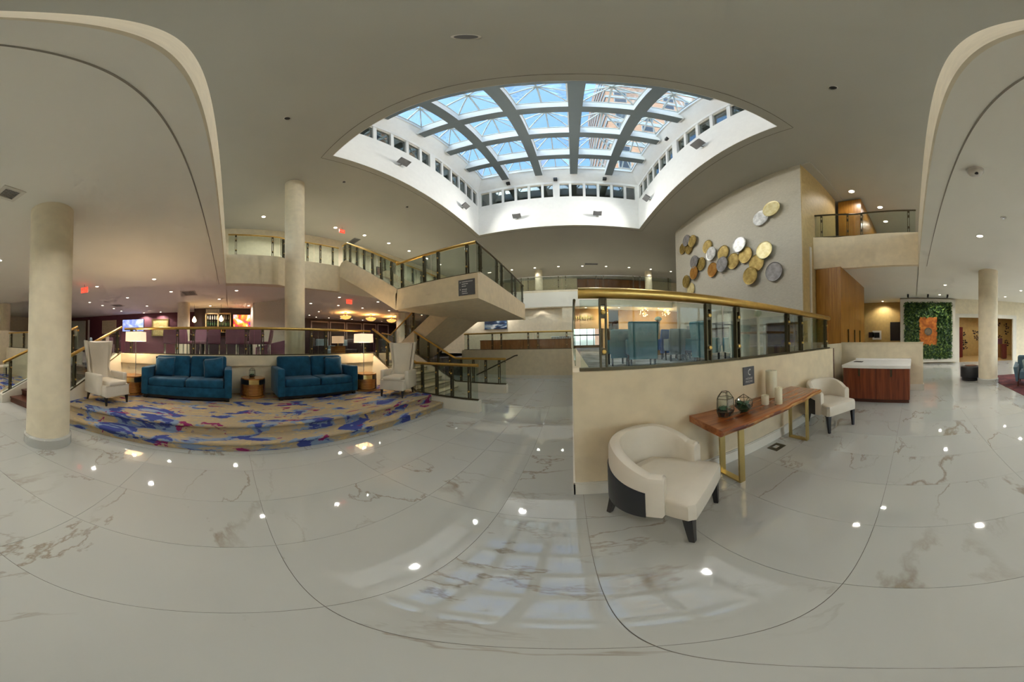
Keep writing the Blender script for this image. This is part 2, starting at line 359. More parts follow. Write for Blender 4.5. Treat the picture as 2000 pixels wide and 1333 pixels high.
def spot(parent, z, watts, col=(1,0.94,0.86), ang=130, loc=(0,0), r=0.05, blend=0.6):
    L = bpy.data.lights.new('bulb', 'SPOT'); L.energy = watts; L.color = col; L.spot_size = math.radians(ang); L.spot_blend = blend; L.shadow_soft_size = r
    o = bpy.data.objects.new('bulb', L); C.objects.link(o); o.parent = parent; o.location = (loc[0], loc[1], z); return o
def point(parent, loc, watts, col=(1,0.72,0.42), r=0.06):
    L = bpy.data.lights.new('bulb', 'POINT'); L.energy = watts; L.color = col; L.shadow_soft_size = r
    o = bpy.data.objects.new('bulb', L); C.objects.link(o); o.parent = parent; o.location = loc; return o
def textmesh(s, size, extr=0.002):
    cu = bpy.data.curves.new('lettering', 'FONT'); cu.body = s; cu.size = size; cu.align_x = 'CENTER'; cu.align_y = 'CENTER'; cu.extrude = extr
    t = bpy.data.objects.new('lettering', cu); C.objects.link(t)
    dg = bpy.context.evaluated_depsgraph_get(); me = bpy.data.meshes.new_from_object(t.evaluated_get(dg))
    bpy.data.objects.remove(t); bpy.data.curves.remove(cu); return me

ZL, ZH, ZM, ZT = 3.65, 7.65, 4.56, 0.88          # low ceiling, high ceiling, mezzanine floor, raised floors
YD, XT = 1.79, -5.40                              # dining parapet plane, bar terrace parapet plane

# ------------------------------------------------------------------ structure: floor
floor = struct('floor', M().box(-5.3, 15.5, -16, 9.0, -0.3, -0.005), GROUT, 'polished white marble tile floor of the hotel lobby')
tw, th = 0.591, 1.178
tile_me = mesh_of(M().box(-tw/2+0.0013, tw/2-0.0013, -th/2+0.0013, th/2-0.0013, -0.014, 0.0), 'tile', MARBLE)
cells = []
for i in range(-10, 27):
    for j in range(-14, 8):
        cx, cy = 0.063+tw*(i+0.5), 0.24+th*(j+0.5)
        if cx > 0.25 and cy > YD+0.55: continue
        if cx < -3.2 and -3.0 < cy < 9.0 and not (cy > 4.6): continue
        if cy > 9.3 or (cy < -7.5 and cx < -2): continue
        cells.append((math.hypot(cx, cy), cx, cy))
cells.sort()
for _, cx, cy in cells[:300]:
    t = inst('tile', tile_me, floor, (cx, cy, 0), PI*random.randint(0,1))
far = M()
for _, cx, cy in cells[300:]:
    far.box(cx-tw/2+0.0015, cx+tw/2-0.0015, cy-th/2+0.0015, cy+th/2-0.0015, -0.014, 0.0)
o = obj('far_tiles', far, MARBLE2, floor); o['kind'] = 'stuff'

# outer shell of the building (unseen sides keep the daylight out)
struct('wall_west', M().box(-18.3,-18, -17,24, -0.3,8), PURPLE, 'plum coloured far wall at the bar side')
struct('wall_south', M().box(-18,-6.2, -15.3,-15, -0.3,4.5).box(-6.2,-2.2,-15.3,-15,-0.3,0.4).box(-6.2,-2.2,-15.3,-15,3.2,4.5).box(-2.2,2.1,-8.9,-8.6,-0.3,4.5).box(-2.2,-1.9,-15.3,-8.9,-0.3,4.5).box(14.3,14.6,-15.3,-8.6,-0.3,4.5).box(14.6,22,-15.3,-15,-0.3,4.5).box(-18,-9.04,-8.75,-8.45,3.66,8).box(9.04,22,-8.75,-8.45,3.66,8).box(-9.04,9.04,-8.75,-8.65,3.66,4.56).box(-18,-2,-15.3,-8.9,4.56,4.7), CREAM, 'pale wall with a curtained window behind the left column')
# glazed entrance front behind the camera, the daylight of the lobby
ef = thing('entrance_front', 'glazed entrance front behind the camera', 'window wall', (8.2,-8.6,0))
for k in range(9):
    x = -6.1+k*1.525
    obj('mullion', M().box(x-0.04,x+0.04,-0.06,0.06,0.0,3.65), BRONZE, ef)
    if k < 8: obj('pane', M().box(x+0.04,x+1.485,-0.006,0.006,0.08,3.6), GLASSC, ef)
obj('transom', M().box(-6.1,6.1,-0.05,0.05,2.55,2.63), BRONZE, ef); obj('sill', M().box(-6.1,6.1,-0.06,0.06,0.0,0.08), BRONZE, ef)
struct('floor_outside', M().box(-40,60,-60,-8.7,-0.4,-0.31).box(-1.9,14.3,-15,-8.66,-0.31,-0.02), mat('pale_paving', (0.55,0.53,0.49), 0.8), 'pale paving outside the entrance')
struct('wall_east', M().box(21.7,22, -17,24, -0.3,8), CREAM, 'pale outer wall at the far right')
struct('wall_north', M().box(-18,-0.6,23.7,24,-0.3,8).box(3.2,22,23.7,24,-0.3,8).box(-0.6,3.2,23.7,24,-0.3,1.15).box(-0.6,3.2,23.7,24,3.0,8), TAN, 'tan far wall behind the dining room')

# low ceiling = underside of the mezzanine slab, with the atrium opening
XW, XE, YS, YN = -7.28, 6.25, -0.16, 12.5
struct('ceiling_lower', M().box(-18,22,-8.7,YS-0.02,ZL,ZM).box(-18,-1.9,-15,-8.7,ZL,ZM).box(14.3,22,-15,-8.7,ZL,ZM).box(-18,XW-0.33,YS-0.02,24,ZL,ZM).box(XE+0.16,22,YS-0.02,24,ZL,ZM).box(XW-0.33,XE+0.16,YN+0.3,24,ZL,ZM), CEIL, 'warm white low ceiling beneath the mezzanine')
struct('trim_1', M().box(-18,22,YS-0.02,YS,ZL,4.74).box(-18,22,YS-0.14,YS-0.02,ZM,4.74), CREAM, 'pale edge band of the low ceiling above the camera')
gr = M()
gr.box(-7.4,6.4,-0.415,-0.40,ZL-0.004,ZL+0.001)
struct('trim_2', gr, mat('groove_shadow', (0.30,0.27,0.22), 0.9), 'thin straight groove line in the low ceiling')
# mezzanine parapets
struct('wall_mezzanine_left', M().prism([(XW,YS),(XW,1.62),(XW-0.16,1.95),(XW-0.16,4.1),(XW-0.33,4.1),(XW-0.33,YS)],ZL-0.002,4.75), CREAM, 'cream mezzanine parapet above the bar')
struct('wall_mezzanine_left_far', M().box(XW-0.33,XW-0.16,6.3,12.4,ZL-0.002,4.75), CREAM, 'cream mezzanine parapet behind the upper stair')
struct('wall_mezzanine_right', M().prism([(XE,YS),(XE,1.7),(XE-0.10,2.3),(XE-0.35,2.87),(XE+0.16,2.87),(XE+0.16,YS)],ZL-0.002,4.76), BEIGE, 'beige mezzanine parapet above the wooden cabinet')
fp = []
for k in range(13):
    x = XW + (XE-XW)*k/12; fp.append((x, 12.42 + 0.45*math.sin(PI*k/12)))
struct('wall_mezzanine_far', M().prism(fp + [(x, y+0.15) for x,y in reversed(fp)], 3.60, 4.70), CREAM, 'long gently curved cream parapet of the far mezzanine')
# high ceiling with the skylight opening
SX0, SX1, SY0, SY1 = -4.56, 3.43, 2.36, 10.27
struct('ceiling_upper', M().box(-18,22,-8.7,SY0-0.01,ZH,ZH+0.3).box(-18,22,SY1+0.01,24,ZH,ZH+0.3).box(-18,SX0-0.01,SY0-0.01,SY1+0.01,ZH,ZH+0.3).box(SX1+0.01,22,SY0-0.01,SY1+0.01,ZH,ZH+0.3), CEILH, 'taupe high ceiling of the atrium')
gm = M(); e = 0.22
gm.box(SX0-e,SX1+e,SY0-e-0.012,SY0-e,ZH-0.004,ZH+0.001).box(SX0-e,SX1+e,SY1+e,SY1+e+0.012,ZH-0.004,ZH+0.001).box(SX0-e-0.012,SX0-e,SY0-e,SY1+e,ZH-0.004,ZH+0.001).box(SX1+e,SX1+e+0.012,SY0-e,SY1+e,ZH-0.004,ZH+0.001)
struct('trim_3', gm, mat('groove_shadow_high', (0.16,0.14,0.11), 0.9), 'thin dark groove running round the skylight opening')
# mezzanine walls
struct('wall_mezzanine_west', M().box(-10.5,-10.3,-6,24,ZM,ZH), CREAM, 'cream wall at the back of the bar side mezzanine')
struct('wall_mezzanine_north', M().box(-10.3,0.6,20.3,20.5,ZM,ZH).box(7.6,22,20.3,20.5,ZM,ZH), CREAM, 'pale wall at the back of the far mezzanine')
uf = thing('unseen_glazed_front', 'unseen glazed front put in on the mezzanine above the entrance behind the camera', 'window wall', (0.0,-8.6,ZM))  # unseen, put in to bring daylight onto the landing and fascias
for k in range(13):
    x = -9.0+k*1.5
    obj('mullion', M().box(x-0.04,x+0.04,-0.06,0.06,0.0,3.09), BRONZE, uf)
    if k < 12: obj('pane', M().box(x+0.04,x+1.46,-0.006,0.006,0.45,3.0), GLASSC, uf)
obj('sill', M().box(-9,9,-0.1,0.1,0.0,0.45), CREAM, uf)
struct('wall_mezzanine_east', M().box(14.0,14.2,-6,2.9,ZM,ZH), OCHRE, 'ochre wall at the back of the right mezzanine')
wd = thing('wood_wall', 'walnut panelled wall with doors on the far mezzanine', 'wall panelling', (4.1,20.3,ZM))
for k in range(7):
    obj('panel', M().box(-3.5+k*1.0+0.01, -2.5+k*1.0-0.01, -0.06, 0.0, 0.0, 3.0), WOODPANEL, wd)
obj('door', M().box(0.2,1.1,-0.09,-0.06,0.0,2.1), TAN, wd); obj('door', M().box(1.4,2.3,-0.09,-0.06,0.0,2.1), PLUMD, wd)

# skylight well
st = M()
T = 0.2
for (a,b,c,d) in ((SX0-T,SX1+T,SY1,SY1+T),(SX0-T,SX1+T,SY0-T,SY0),(SX0-T,SX0,SY0,SY1),(SX1,SX1+T,SY0,SY1)):
    st.box(a,b,c,d,ZH+0.3,9.68).box(a,b,c,d,10.75,10.93)
q_=0.0095
st.box(SX0-q_,SX1+q_,SY1,SY1+q_,ZH,ZH+0.3).box(SX0-q_,SX1+q_,SY0-q_,SY0,ZH,ZH+0.3).box(SX0-q_,SX0,SY0,SY1,ZH,ZH+0.3).box(SX1,SX1+q_,SY0,SY1,ZH,ZH+0.3)
struct('wall_skylight', st, WHITE, 'white plaster wall of the skylight well')
# ring corridor behind the clerestory windows
st = M()
G = 2.6
for (a,b,c,d) in ((SX0-G,SX1+G,SY1+G,SY1+G+0.1),(SX0-G,SX1+G,SY0-G-0.1,SY0-G),(SX0-G-0.1,SX0-G,SY0-G,SY1+G),(SX1+G,SX1+G+0.1,SY0-G,SY1+G)):
    st.box(a,b,c,d,ZH+0.3,11.2)
for (a,b,c,d) in ((SX0-G,SX1+G,SY1+T,SY1+G),(SX0-G,SX1+G,SY0-G,SY0-T),(SX0-G,SX0-T,SY0-T,SY1+T),(SX1+T,SX1+G,SY0-T,SY1+T)):
    st.box(a,b,c,d,10.98,11.2)
struct('wall_clerestory_corridor', st, mat('olive_corridor_paint', (0.38,0.36,0.27), 0.8), 'olive corridor wall seen through the skylight windows')
# clerestory windows: every pane between its mullions
wn = 0
mull = mesh_of(M().box(-0.06,0.06,-0.08,0.08,0,1.07), 'mullion', WHITE)
pier = mesh_of(M().box(-0.16,0.16,-0.10,0.10,0,1.07), 'pier', WHITE)
def clerestory(x0, y0, x1, y1, n, label):
    global wn
    wn += 1
    L = math.hypot(x1-x0, y1-y0); rz = math.atan2(y1-y0, x1-x0)
    r = thing('window_%d' % wn, label, None, (x0,y0,9.68), rz, None, 'structure')
    st = L/n
    for k in range(n+1):
        inst('pier' if k in (0, n, n//2) else 'mullion', pier if k in (0, n, n//2) else mull, r, (st*k, 0.1, 0))
    for k in range(n):
        obj('window_frame', M().box(st*k+0.06,st*k+st-0.06,0.06,0.12,0.0,0.045).box(st*k+0.06,st*k+st-0.06,0.06,0.12,1.0,1.07), TRIM, r)
        obj('pane', M().box(st*k+0.05,st*k+st-0.05,0.085,0.093,0.04,1.02), GLASSW, r)
    obj('head_strip', M().box(0,L,0.03,0.06,1.09,1.13), BLACKP, r)
clerestory(SX0, SY1, SX1, SY1, 12, 'row of clerestory windows across the far side of the skylight')
clerestory(SX0, SY0, SX0, SY1, 12, 'row of clerestory windows along the left side of the skylight')
clerestory(SX1, SY1, SX1, SY0, 12, 'row of clerestory windows along the right side of the skylight')
clerestory(SX1, SY0, SX0, SY0, 12, 'row of clerestory windows on the near side of the skylight')
# splayed soffit, beams and glass pyramids
zb, zg, ins = 11.25, 11.72, 0.80
sp = M()
A = [(SX0-T,SY0-T,10.93),(SX1+T,SY0-T,10.93),(SX1+T,SY1+T,10.93),(SX0-T,SY1+T,10.93)]
A1 = [(SX0,SY0,10.93),(SX1,SY0,10.93),(SX1,SY1,10.93),(SX0,SY1,10.93)]
B = [(SX0+ins-0.35,SY0+ins-0.35,zg),(SX1-ins+0.35,SY0+ins-0.35,zg),(SX1-ins+0.35,SY1-ins+0.35,zg),(SX0+ins-0.35,SY1-ins+0.35,zg)]
Bo = [(SX0-G,SY0-G,zg),(SX1+G,SY0-G,zg),(SX1+G,SY1+G,zg),(SX0-G,SY1+G,zg)]
sp.add(A+A1+B+Bo, [(i,(i+1)%4,4+(i+1)%4,4+i) for i in range(4)]+[(4+i,4+(i+1)%4,8+(i+1)%4,8+i) for i in range(4)]+[(8+i,8+(i+1)%4,12+(i+1)%4,12+i) for i in range(4)])
sky = thing('skylight', 'gridded skylight of glass pyramids over the atrium', 'skylight', (-0.565,6.3,zb))
obj('splayed_soffit', sp, WHITE, sky, world=True)
BX = [-2.95,-1.33,0.285,1.90]; BY = [3.72,5.30,6.90,8.48]
for x in BX:
    b_ = obj('beam', M().box(x-0.168,x+0.168,SY0+0.0,SY1-0.30,zb+0.02,zg), WHITE, sky, world=True)
    q_ = obj('underside', M().box(x-0.17,x+0.17,SY0+0.0,SY1-0.32,zb,zb+0.03), BEAMSHADE, b_)  # dark strip stands in for the shade under the white beam
ex = [SX0+0.24]+BX+[SX1-0.24]
for y in BY:
    b_ = obj('beam', M().box(SX0+0.28,SX1-0.28,y-0.153,y+0.153,zb+0.025,zg), WHITE, sky, world=True)
    q_ = obj('underside', M().box(SX0+0.32,SX1-0.32,y-0.155,y+0.155,zb+0.005,zb+0.03), BEAMSHADE, b_)  # same painted shade under the cross beams
XS = [SX0+0.45]+BX+[SX1-0.45]; YS_ = [SY0+0.4]+BY+[SY1-0.45]
for i in range(5):
    for j in range(5):
        xa, xb, ya, yb = XS[i]+(0.17 if i else 0), XS[i+1]-(0.17 if i < 4 else 0), YS_[j]+(0.155 if j else 0), YS_[j+1]-(0.155 if j < 4 else 0)
        cx, cy, za, zt = (xa+xb)/2, (ya+yb)/2, zg+0.10, zg+0.80
        obj('curb', M().box(xa-0.1,xb+0.1,ya-0.1,ya,zg-0.1,za).box(xa-0.1,xb+0.1,yb,yb+0.1,zg-0.1,za).box(xa-0.1,xa,ya,yb,zg-0.1,za).box(xb,xb+0.1,ya,yb,zg-0.1,za), WHITE, sky, world=True)
        pts = [(xa,ya,za),(xb,ya,za),(xb,yb,za),(xa,yb,za)]
        for k in range(4):
            obj('pane', M().add([pts[k],pts[(k+1)%4],(cx,cy,zt)], [(0,1,2)]), GLASSS, sky, world=True)
        fm = M()
        for q in pts: fm.bar(q, (cx,cy,zt), 0.04, 0.05)
        for k in range(4):
            a, b = Vector(pts[k]), Vector(pts[(k+1)%4]); fm.bar((a+b)/2, (cx,cy,zt), 0.05, 0.05); fm.bar(a, b, 0.05, 0.05)
        obj('glazing_bars', fm, TRIM, sky, world=True)
# brick tower standing outside, seen through the skylight
tower = thing('tower', 'tall salmon brick tower outside, seen through the right of the skylight', 'building', (17,32,0))
obj('wall', M().box(-12.5,14,-10,10,-0.3,70), BRICKT, tower)
for k in range(14):
    obj('grey_band', M().box(-12.6,14.1,-10.1,10.1,16+k*3.6,17.1+k*3.6), GREYBAND, tower)
wm = mesh_of(M().box(-0.7,0.7,-0.06,0.06,0,1.7), 'window', GREYBAND); pm = mesh_of(M().box(-0.6,0.6,-0.08,-0.05,0.1,1.6), 'pane', BLACKVINYL)
for k in range(10):
    for q in range(9):
        wq = inst('window', wm, tower, (-11+q*2.8, -10.0, 17.6+k*3.6)); inst('pane', pm, wq)

# ------------------------------------------------------------------ columns
def column(x, y, z0, z1, label, r=0.312, base=True):
    t = thing('column', label, 'column', (x,y,z0))
    obj('shaft', M().cyl((0,0), r, 0.0, z1-z0, 48), CREAM, t)
    if base:
        obj('base_ring', M().lathe((0,0,0), [(r+0.03,0.0),(r+0.03,0.14),(r+0.012,0.16),(r,0.165)], 48), MARBLE2, t)
    return t
column(-2.11,-2.32,0,ZL,'thick cream round column at the left, before the carpeted steps')
column(-6.43,1.96,ZT,ZH,'tall cream round column rising past the mezzanine to the high ceiling')
column(6.58,-2.36,0,ZL,'cream round column at the right beside the black ottoman')
column(-10.7,-2.36,ZT,ZL,'cream round column among the bar pictures', base=False)
column(-6.15,-10.5,0,ZL,'cream round column at the far left edge by the curtain', base=False)
column(-10.2,10.2,ZT,ZL,'cream round column in the lounge behind the stair', base=False)
column(-5.2,15.4,ZM,ZH,'mezzanine column seen through the landing rail', base=False)
column(-2.6,17.6,ZM,ZH,'mezzanine column left of centre on the far balcony', base=False)
column(6.6,17.6,ZM,ZH,'mezzanine column near the disc wall on the far balcony', base=False)

# ------------------------------------------------------------------ raised floors and parapets
struct('floor_dining', M().box(0.06,4.62,YD+0.06,23.7,0.0,ZT).box(4.62,14,2.85,23.7,0.0,ZT).box(-12,0.06,9.06,23.7,0.0,ZT), DINCARPET, 'grey carpeted raised dining floor')
struct('wall_dining_front', M().box(0.0,4.62,YD,YD+0.16,0.0,1.25), BEIGE, 'beige parapet wall behind the console table')
struct('wall_dining_side', M().box(0.0,0.16,YD+0.16,9.0,0.0,1.25), BEIGE, 'beige parapet running away at the end of the console wall')
struct('wall_dining_back', M().box(-5.0,0.0,9.0,9.16,0.0,1.235), GREYBEIGE, 'grey beige parapet across the far end of the marble floor')
bb = M().box(-0.014,4.62,YD-0.016,YD,0.0,0.135).box(-0.016,0.0,YD-0.016,9.0,0.0,0.135).box(-5,0,8.985,9.0,0.0,0.135)
bb.box(-0.01,4.62,YD-0.01,YD,0.135,0.155)
struct('baseboard_dining', bb, TRIM, 'white baseboard along the parapet walls')
struct('trim_4', M().box(4.62,4.66,YD-0.01,YD+0.16,0.0,1.25), WOODDARK, 'dark wooden end cap of the console parapet')
# carpeted platform of two steps, with rounded nosings
def step_box(x_front, z0, z1):
    p = [(-5.4,z0),(x_front-0.03,z0),(x_front-0.03,z1-0.05)]
    for k in range(5): a = -PI/2+PI*k/8*2; p.append((x_front-0.022+0.022*math.cos(a), z1-0.025+0.025*math.sin(a)))
    p.append((-5.4,z1)); return p
m = M(); m.prism(step_box(-2.79,0.0,0.15), -2.95, 4.12, 'y')
struct('floor_step', m, CARPET, 'lower carpeted step of the sofa platform')
m = M(); m.prism(step_box(-3.10,0.15,0.30), -2.95, 4.12, 'y')
struct('floor_platform', m, CARPET, 'patterned carpet platform under the blue sofas')
struct('trim_5', M().box(-2.80,-2.70,-2.95,4.0,0.0,0.012), MARBLE2, 'pale stone strip before the carpeted steps')
# bar terrace wall with projecting upper band
struct('wall_terrace', M().box(XT-0.20,XT,-2.95,4.12,0.3,0.995).box(XT-0.20,XT+0.05,-2.95,4.12,0.995,1.25), CREAM, 'cream terrace wall behind the blue sofas')
struct('baseboard_terrace', M().box(XT,XT+0.02,-2.95,4.12,0.3,0.42), TRIM, 'white baseboard behind the blue sofas')
struct('floor_terrace', M().box(-18,XT-0.2,-9.0,23.7,0.0,ZT).box(-18,-7.5,-12.6,-9.0,0.0,ZT), BARCARPET, 'dark carpeted raised floor of the bar')
# left lounge floor
struct('floor_lounge', M().box(-14,-2.75,-15,-4.75,-0.004,0.01), CARPET, 'patterned carpet of the lounge at the far left')

# ------------------------------------------------------------------ glass railings
def railing(name, label, base, h, r=0.036, panel=1.5, brass=BRASS, chan=True, inset=0.2, posts=True):
    P = [Vector(p) for p in base]
    t = thing(name, label, 'railing', tuple(P[0]))
    obj('handrail', M().tube([p+Vector((0,0,h)) for p in P], r, 14), brass, t, world=True)
    for a, b in zip(P[:-1], P[1:]):
        d = b-a; Lh = math.hypot(d.x, d.y); dh = Vector((d.x,d.y,0)).normalized(); nrm = Vector((-dh.y,dh.x,0)); sl = d.z/Lh
        n = max(1, round(Lh/panel)); w = Lh/n
        if chan: obj('base_channel', M().bar(a+Vector((0,0,0.012)), b+Vector((0,0,0.012)), 0.05, 0.03), BRONZE, t, world=True)
        for k in range(n):
            s0, s1 = k*w+0.012, (k+1)*w-0.012
            q = []
            for s, zz in ((s0,0.02),(s1,0.02),(s1,h-r-0.012),(s0,h-r-0.012)): q.append(a+dh*s+Vector((0,0,sl*s+zz)))
            vs = [p+nrm*0.006 for p in q]+[p-nrm*0.006 for p in q]
            obj('glass_panel', M().add(vs, [(0,1,2,3),(7,6,5,4),(0,4,5,1),(1,5,6,2),(2,6,7,3),(3,7,4,0)]), GLASSR, t, world=True)
            ii = min(inset, w*0.28)
            if not posts: continue
            for s in ((s0+ii, s1-ii) if w > 0.7 else ((s0+s1)/2,)):
                pm = M(); c = a+dh*s+Vector((0,0,sl*s))
                for off in (-0.026, 0.026):
                    pm.obox(c+dh*off+Vector((0,0,(h-r)/2)), dh, nrm, (0,0,1), 0.007, 0.028, (h-r)/2)
                pm.obox(c+Vector((0,0,h-r-0.03)), dh, nrm, (0,0,1), 0.03, 0.02, 0.03)
                pm.obox(c+Vector((0,0,h*0.72)), dh, nrm, (0,0,1), 0.024, 0.024, 0.035).obox(c+Vector((0,0,h*0.24)), dh, nrm, (0,0,1), 0.024, 0.024, 0.03)
                po = obj('post', pm, BRONZE, t, world=True)
                for zz in (h*0.74, h*0.24):
                    cc = c+Vector((0,0,zz))
                    co_ = obj('clamp', M().tube([cc-nrm*0.052, cc-nrm*0.048, cc-nrm*0.03, cc+nrm*0.03, cc+nrm*0.048, cc+nrm*0.052],[0.008,0.019,0.019,0.019,0.019,0.008],12), brass, po)
                    co_.matrix_parent_inverse = (po.parent.matrix_basis @ po.matrix_parent_inverse).inverted()
    return t
railing('glass_railing','thick brass handrail and glass on the console parapet', [(0.06,YD+0.08,1.25),(4.58,YD+0.08,1.25)], 0.68, 0.05)
railing('glass_railing','glass railing seen edge-on at the end of the console parapet', [(0.03,YD+0.3,1.25),(0.03,8.9,1.25)], 0.66, 0.014, brass=BRONZE, chan=False, posts=False)
railing('glass_railing','brass and glass railing across the far end of the marble floor', [(-4.9,9.08,1.235),(0.0,9.08,1.235)], 0.74, 0.036, 1.6)
railing('glass_railing','long brass and glass railing along the bar terrace behind the sofas', [(XT-0.08,-2.9,1.25),(XT-0.08,4.1,1.25)], 0.69, 0.036, 1.75)

# ------------------------------------------------------------------ lower stair to the right of the platform
def stair_walls(y0, y1, sx, label, mt=CREAM):
    m = M().prism([(-1.92,0.0),(-1.92,0.26),(-3.68,0.26),(-5.5,1.24),(-5.7,1.24),(-5.7,0.0)], y0, y1, 'y')
    return m
struct('wall_stair_near', stair_walls(4.12,4.30,0,''), TRIM, 'low stringer wall on the near side of the lower stair')
struct('wall_stair_far', stair_walls(6.10,6.28,0,''), TRIM, 'low stringer wall on the far side of the lower stair')
ls = thing('lower_stair', 'pale stone stair climbing left beside the white wing chair', 'stairs', (-3.6,5.2,0))
for k in range(6):
    x1 = -3.55-k*0.32; z = ZT*(k+1)/6
    obj('step', M().box(x1-0.36,x1,4.305,6.095,0.0,z-0.03), CREAM, ls, world=True)
    obj('tread', M().box(x1-0.36,x1+0.02,4.305,6.095,z-0.03,z), CREAM, ls, world=True)
    obj('nosing', M().box(x1-0.03,x1+0.022,4.305,6.095,z-0.045,z-0.03), BRONZE, ls, world=True)
railing('stair_railing','brass railing down the near side of the lower stair', [(XT-0.08,4.21,1.25),(-3.68,4.21,0.27),(-1.95,4.21,0.27)], 0.77, 0.036, 1.1)
railing('stair_railing','brass railing down the far side of the lower stair', [(-5.5,6.19,1.24),(-3.68,6.19,0.27),(-1.95,6.19,0.27)], 0.77, 0.036, 1.1)
wr = thing('wall_handrail', 'dark bronze handrail fixed low on the wall by the far stair', 'handrail', (-3.0,8.9,0))
obj('rail', M().tube([(-4.2,8.9,0.10),(-2.4,8.9,0.98),(-2.28,8.9,1.0)], 0.03, 10), BRONZE, wr, world=True)
for s in (0.25, 0.75): obj('bracket', M().tube([(-4.2+1.8*s,8.9,0.06+0.88*s),(-4.2+1.8*s,8.99,0.02+0.88*s)], 0.015, 8), BRONZE, wr, world=True)
# mirrored stair at the far left
ls = thing('lower_stair', 'dark wooden stair half hidden behind the left column', 'stairs', (-3.0,-3.8,0))
for k in range(6):
    x1 = -2.86-k*0.34; z = ZT*(k+1)/6
    obj('step', M().box(x1-0.38,x1,-4.515,-2.995,0.0,z-0.03), WOODDARK, ls, world=True)
    obj('tread', M().box(x1-0.38,x1+0.025,-4.515,-2.995,z-0.03,z), WOODDARK, ls, world=True)
struct('wall_stair_left', M().prism([(-2.62,0.0),(-2.62,0.20),(-5.3,1.25),(-5.6,1.25),(-5.6,0.0)], -4.70,-4.52,'y'), TRIM, 'pale stringer wall of the dark wooden stair at the left edge')
struct('wall_stair_left_near', M().prism([(-3.0,0.0),(-3.0,0.45),(-5.1,1.25),(-5.6,1.25),(-5.6,0.0)], -2.99,-2.95,'y'), TRIM, 'pale stringer wall beside the left wing chair')
railing('stair_railing','brass railing of the dark wooden stair at the left edge', [(-5.4,-4.61,1.25),(-2.68,-4.61,0.20)], 0.80, 0.036, 1.4)
railing('stair_railing','brass railing beside the left wing chair', [(-5.4,-2.97,1.27),(-3.2,-2.97,0.50)], 0.72, 0.036, 1.2)
railing('glass_railing','brass railing along the bar terrace left of the wing chair', [(XT-0.08,-4.62,1.25),(XT-0.08,-8.9,1.25)], 0.69, 0.036, 1.5)
struct('wall_terrace_left', M().box(XT-0.2,XT,-9.0,-4.70,0.0,1.25), CREAM, 'cream terrace wall beyond the dark wooden stair')

# ------------------------------------------------------------------ upper stair: landing and two flights
us = thing('upper_stair', 'beige boxed stair and landing hanging over the lower stair', 'stairs', (-3.1,6.2,2.47))
obj('landing', M().box(-4.30,-1.87,4.10,8.66,2.47,2.95), BEIGE, us, world=True)
obj('landing_parapet', M().box(-4.25,-1.87,4.10,4.22,2.95,3.045).box(-1.99,-1.87,4.22,8.66,2.95,3.10), BEIGE, us, world=True)
up1 = M().prism([(-4.30,2.47),(-4.22,3.045),(-6.98,4.86),(-7.28,4.86),(-7.46,4.72),(-7.46,4.30)], 4.10, 4.22, 'y')
obj('near_stringer', up1, BEIGE, us, world=True)
obj('flight_soffit', M().prism([(-4.30,2.47),(-4.30,2.75),(-7.46,4.56),(-7.46,4.30)], 4.22, 6.16, 'y'), BEIGE, us, world=True)
obj('far_stringer', M().prism([(-4.30,2.47),(-4.22,3.045),(-6.98,4.86),(-7.46,4.86),(-7.46,4.30)], 6.16, 6.28, 'y'), BEIGE, us, world=True)
for k in range(10):
    x1 = -4.35-k*0.31; z = 2.95+(ZM-2.95)*(k+1)/10
    obj('step', M().box(x1-0.33,x1,4.22,6.16,z-0.17,z), GREYBEIGE, us, world=True)
obj('lower_flight_stringer', M().prism([(-4.0,2.47),(-4.75,2.62),(-7.0,1.15),(-7.0,0.60),(-6.9,0.58)], 6.30, 6.42, 'y'), BEIGE, us, world=True)
obj('lower_flight_soffit', M().prism([(-4.0,2.47),(-4.3,2.55),(-6.95,0.83),(-6.9,0.58)], 6.42, 8.66, 'y'), BEIGE, us, world=True)
for k in range(10):
    x1 = -6.9+k*0.27; z = ZT+(2.95-ZT)*(k+1)/11
    obj('step', M().box(x1,x1+0.29,6.42,8.66,z-0.19,z), GREYBEIGE, us, world=True)
railing('stair_railing','brass and glass railing climbing from the landing to the mezzanine', [(-7.30,4.16,4.80),(-6.95,4.16,4.80),(-4.30,4.16,3.05)], 0.84, 0.036, 1.0)
railing('glass_railing','brass and glass railing along the near edge of the stair landing', [(-4.30,4.16,3.05),(-1.93,4.16,3.05)], 0.78, 0.036, 1.2)
railing('glass_railing','glass railing along the right edge of the stair landing', [(-1.93,4.16,3.05),(-1.93,8.66,3.12)], 0.78, 0.03, 1.5, brass=BRONZE)
railing('stair_railing','far handrail of the upper stair seen through the near glass', [(-7.40,6.22,4.86),(-4.30,6.22,3.05)], 0.84, 0.03, 1.0)
railing('stair_railing','brass railing of the flight rising behind the lower stair', [(-7.6,6.36,1.25),(-7.0,6.36,1.15),(-4.75,6.36,2.62)], 0.80, 0.032, 1.0)
railing('glass_railing','glass railing on the mezzanine above the bar', [(XW-0.08,-0.1,4.75),(XW-0.1,1.7,4.75),(XW-0.24,2.0,4.75),(XW-0.24,4.1,4.75)], 0.87, 0.032, 1.3, inset=0.25)
railing('glass_railing','glass railing on the mezzanine above the wooden cabinet', [(XE+0.07,-0.1,4.76),(XE+0.07,1.7,4.76),(XE-0.28,2.85,4.76)], 0.89, 0.030, 1.9, brass=BRONZE)
fr = [(x, y+0.08, 4.70) for x, y in fp[::2]]
railing('glass_railing','long glass railing along the far mezzanine', fr, 0.90, 0.022, 2.4, brass=CHROME)
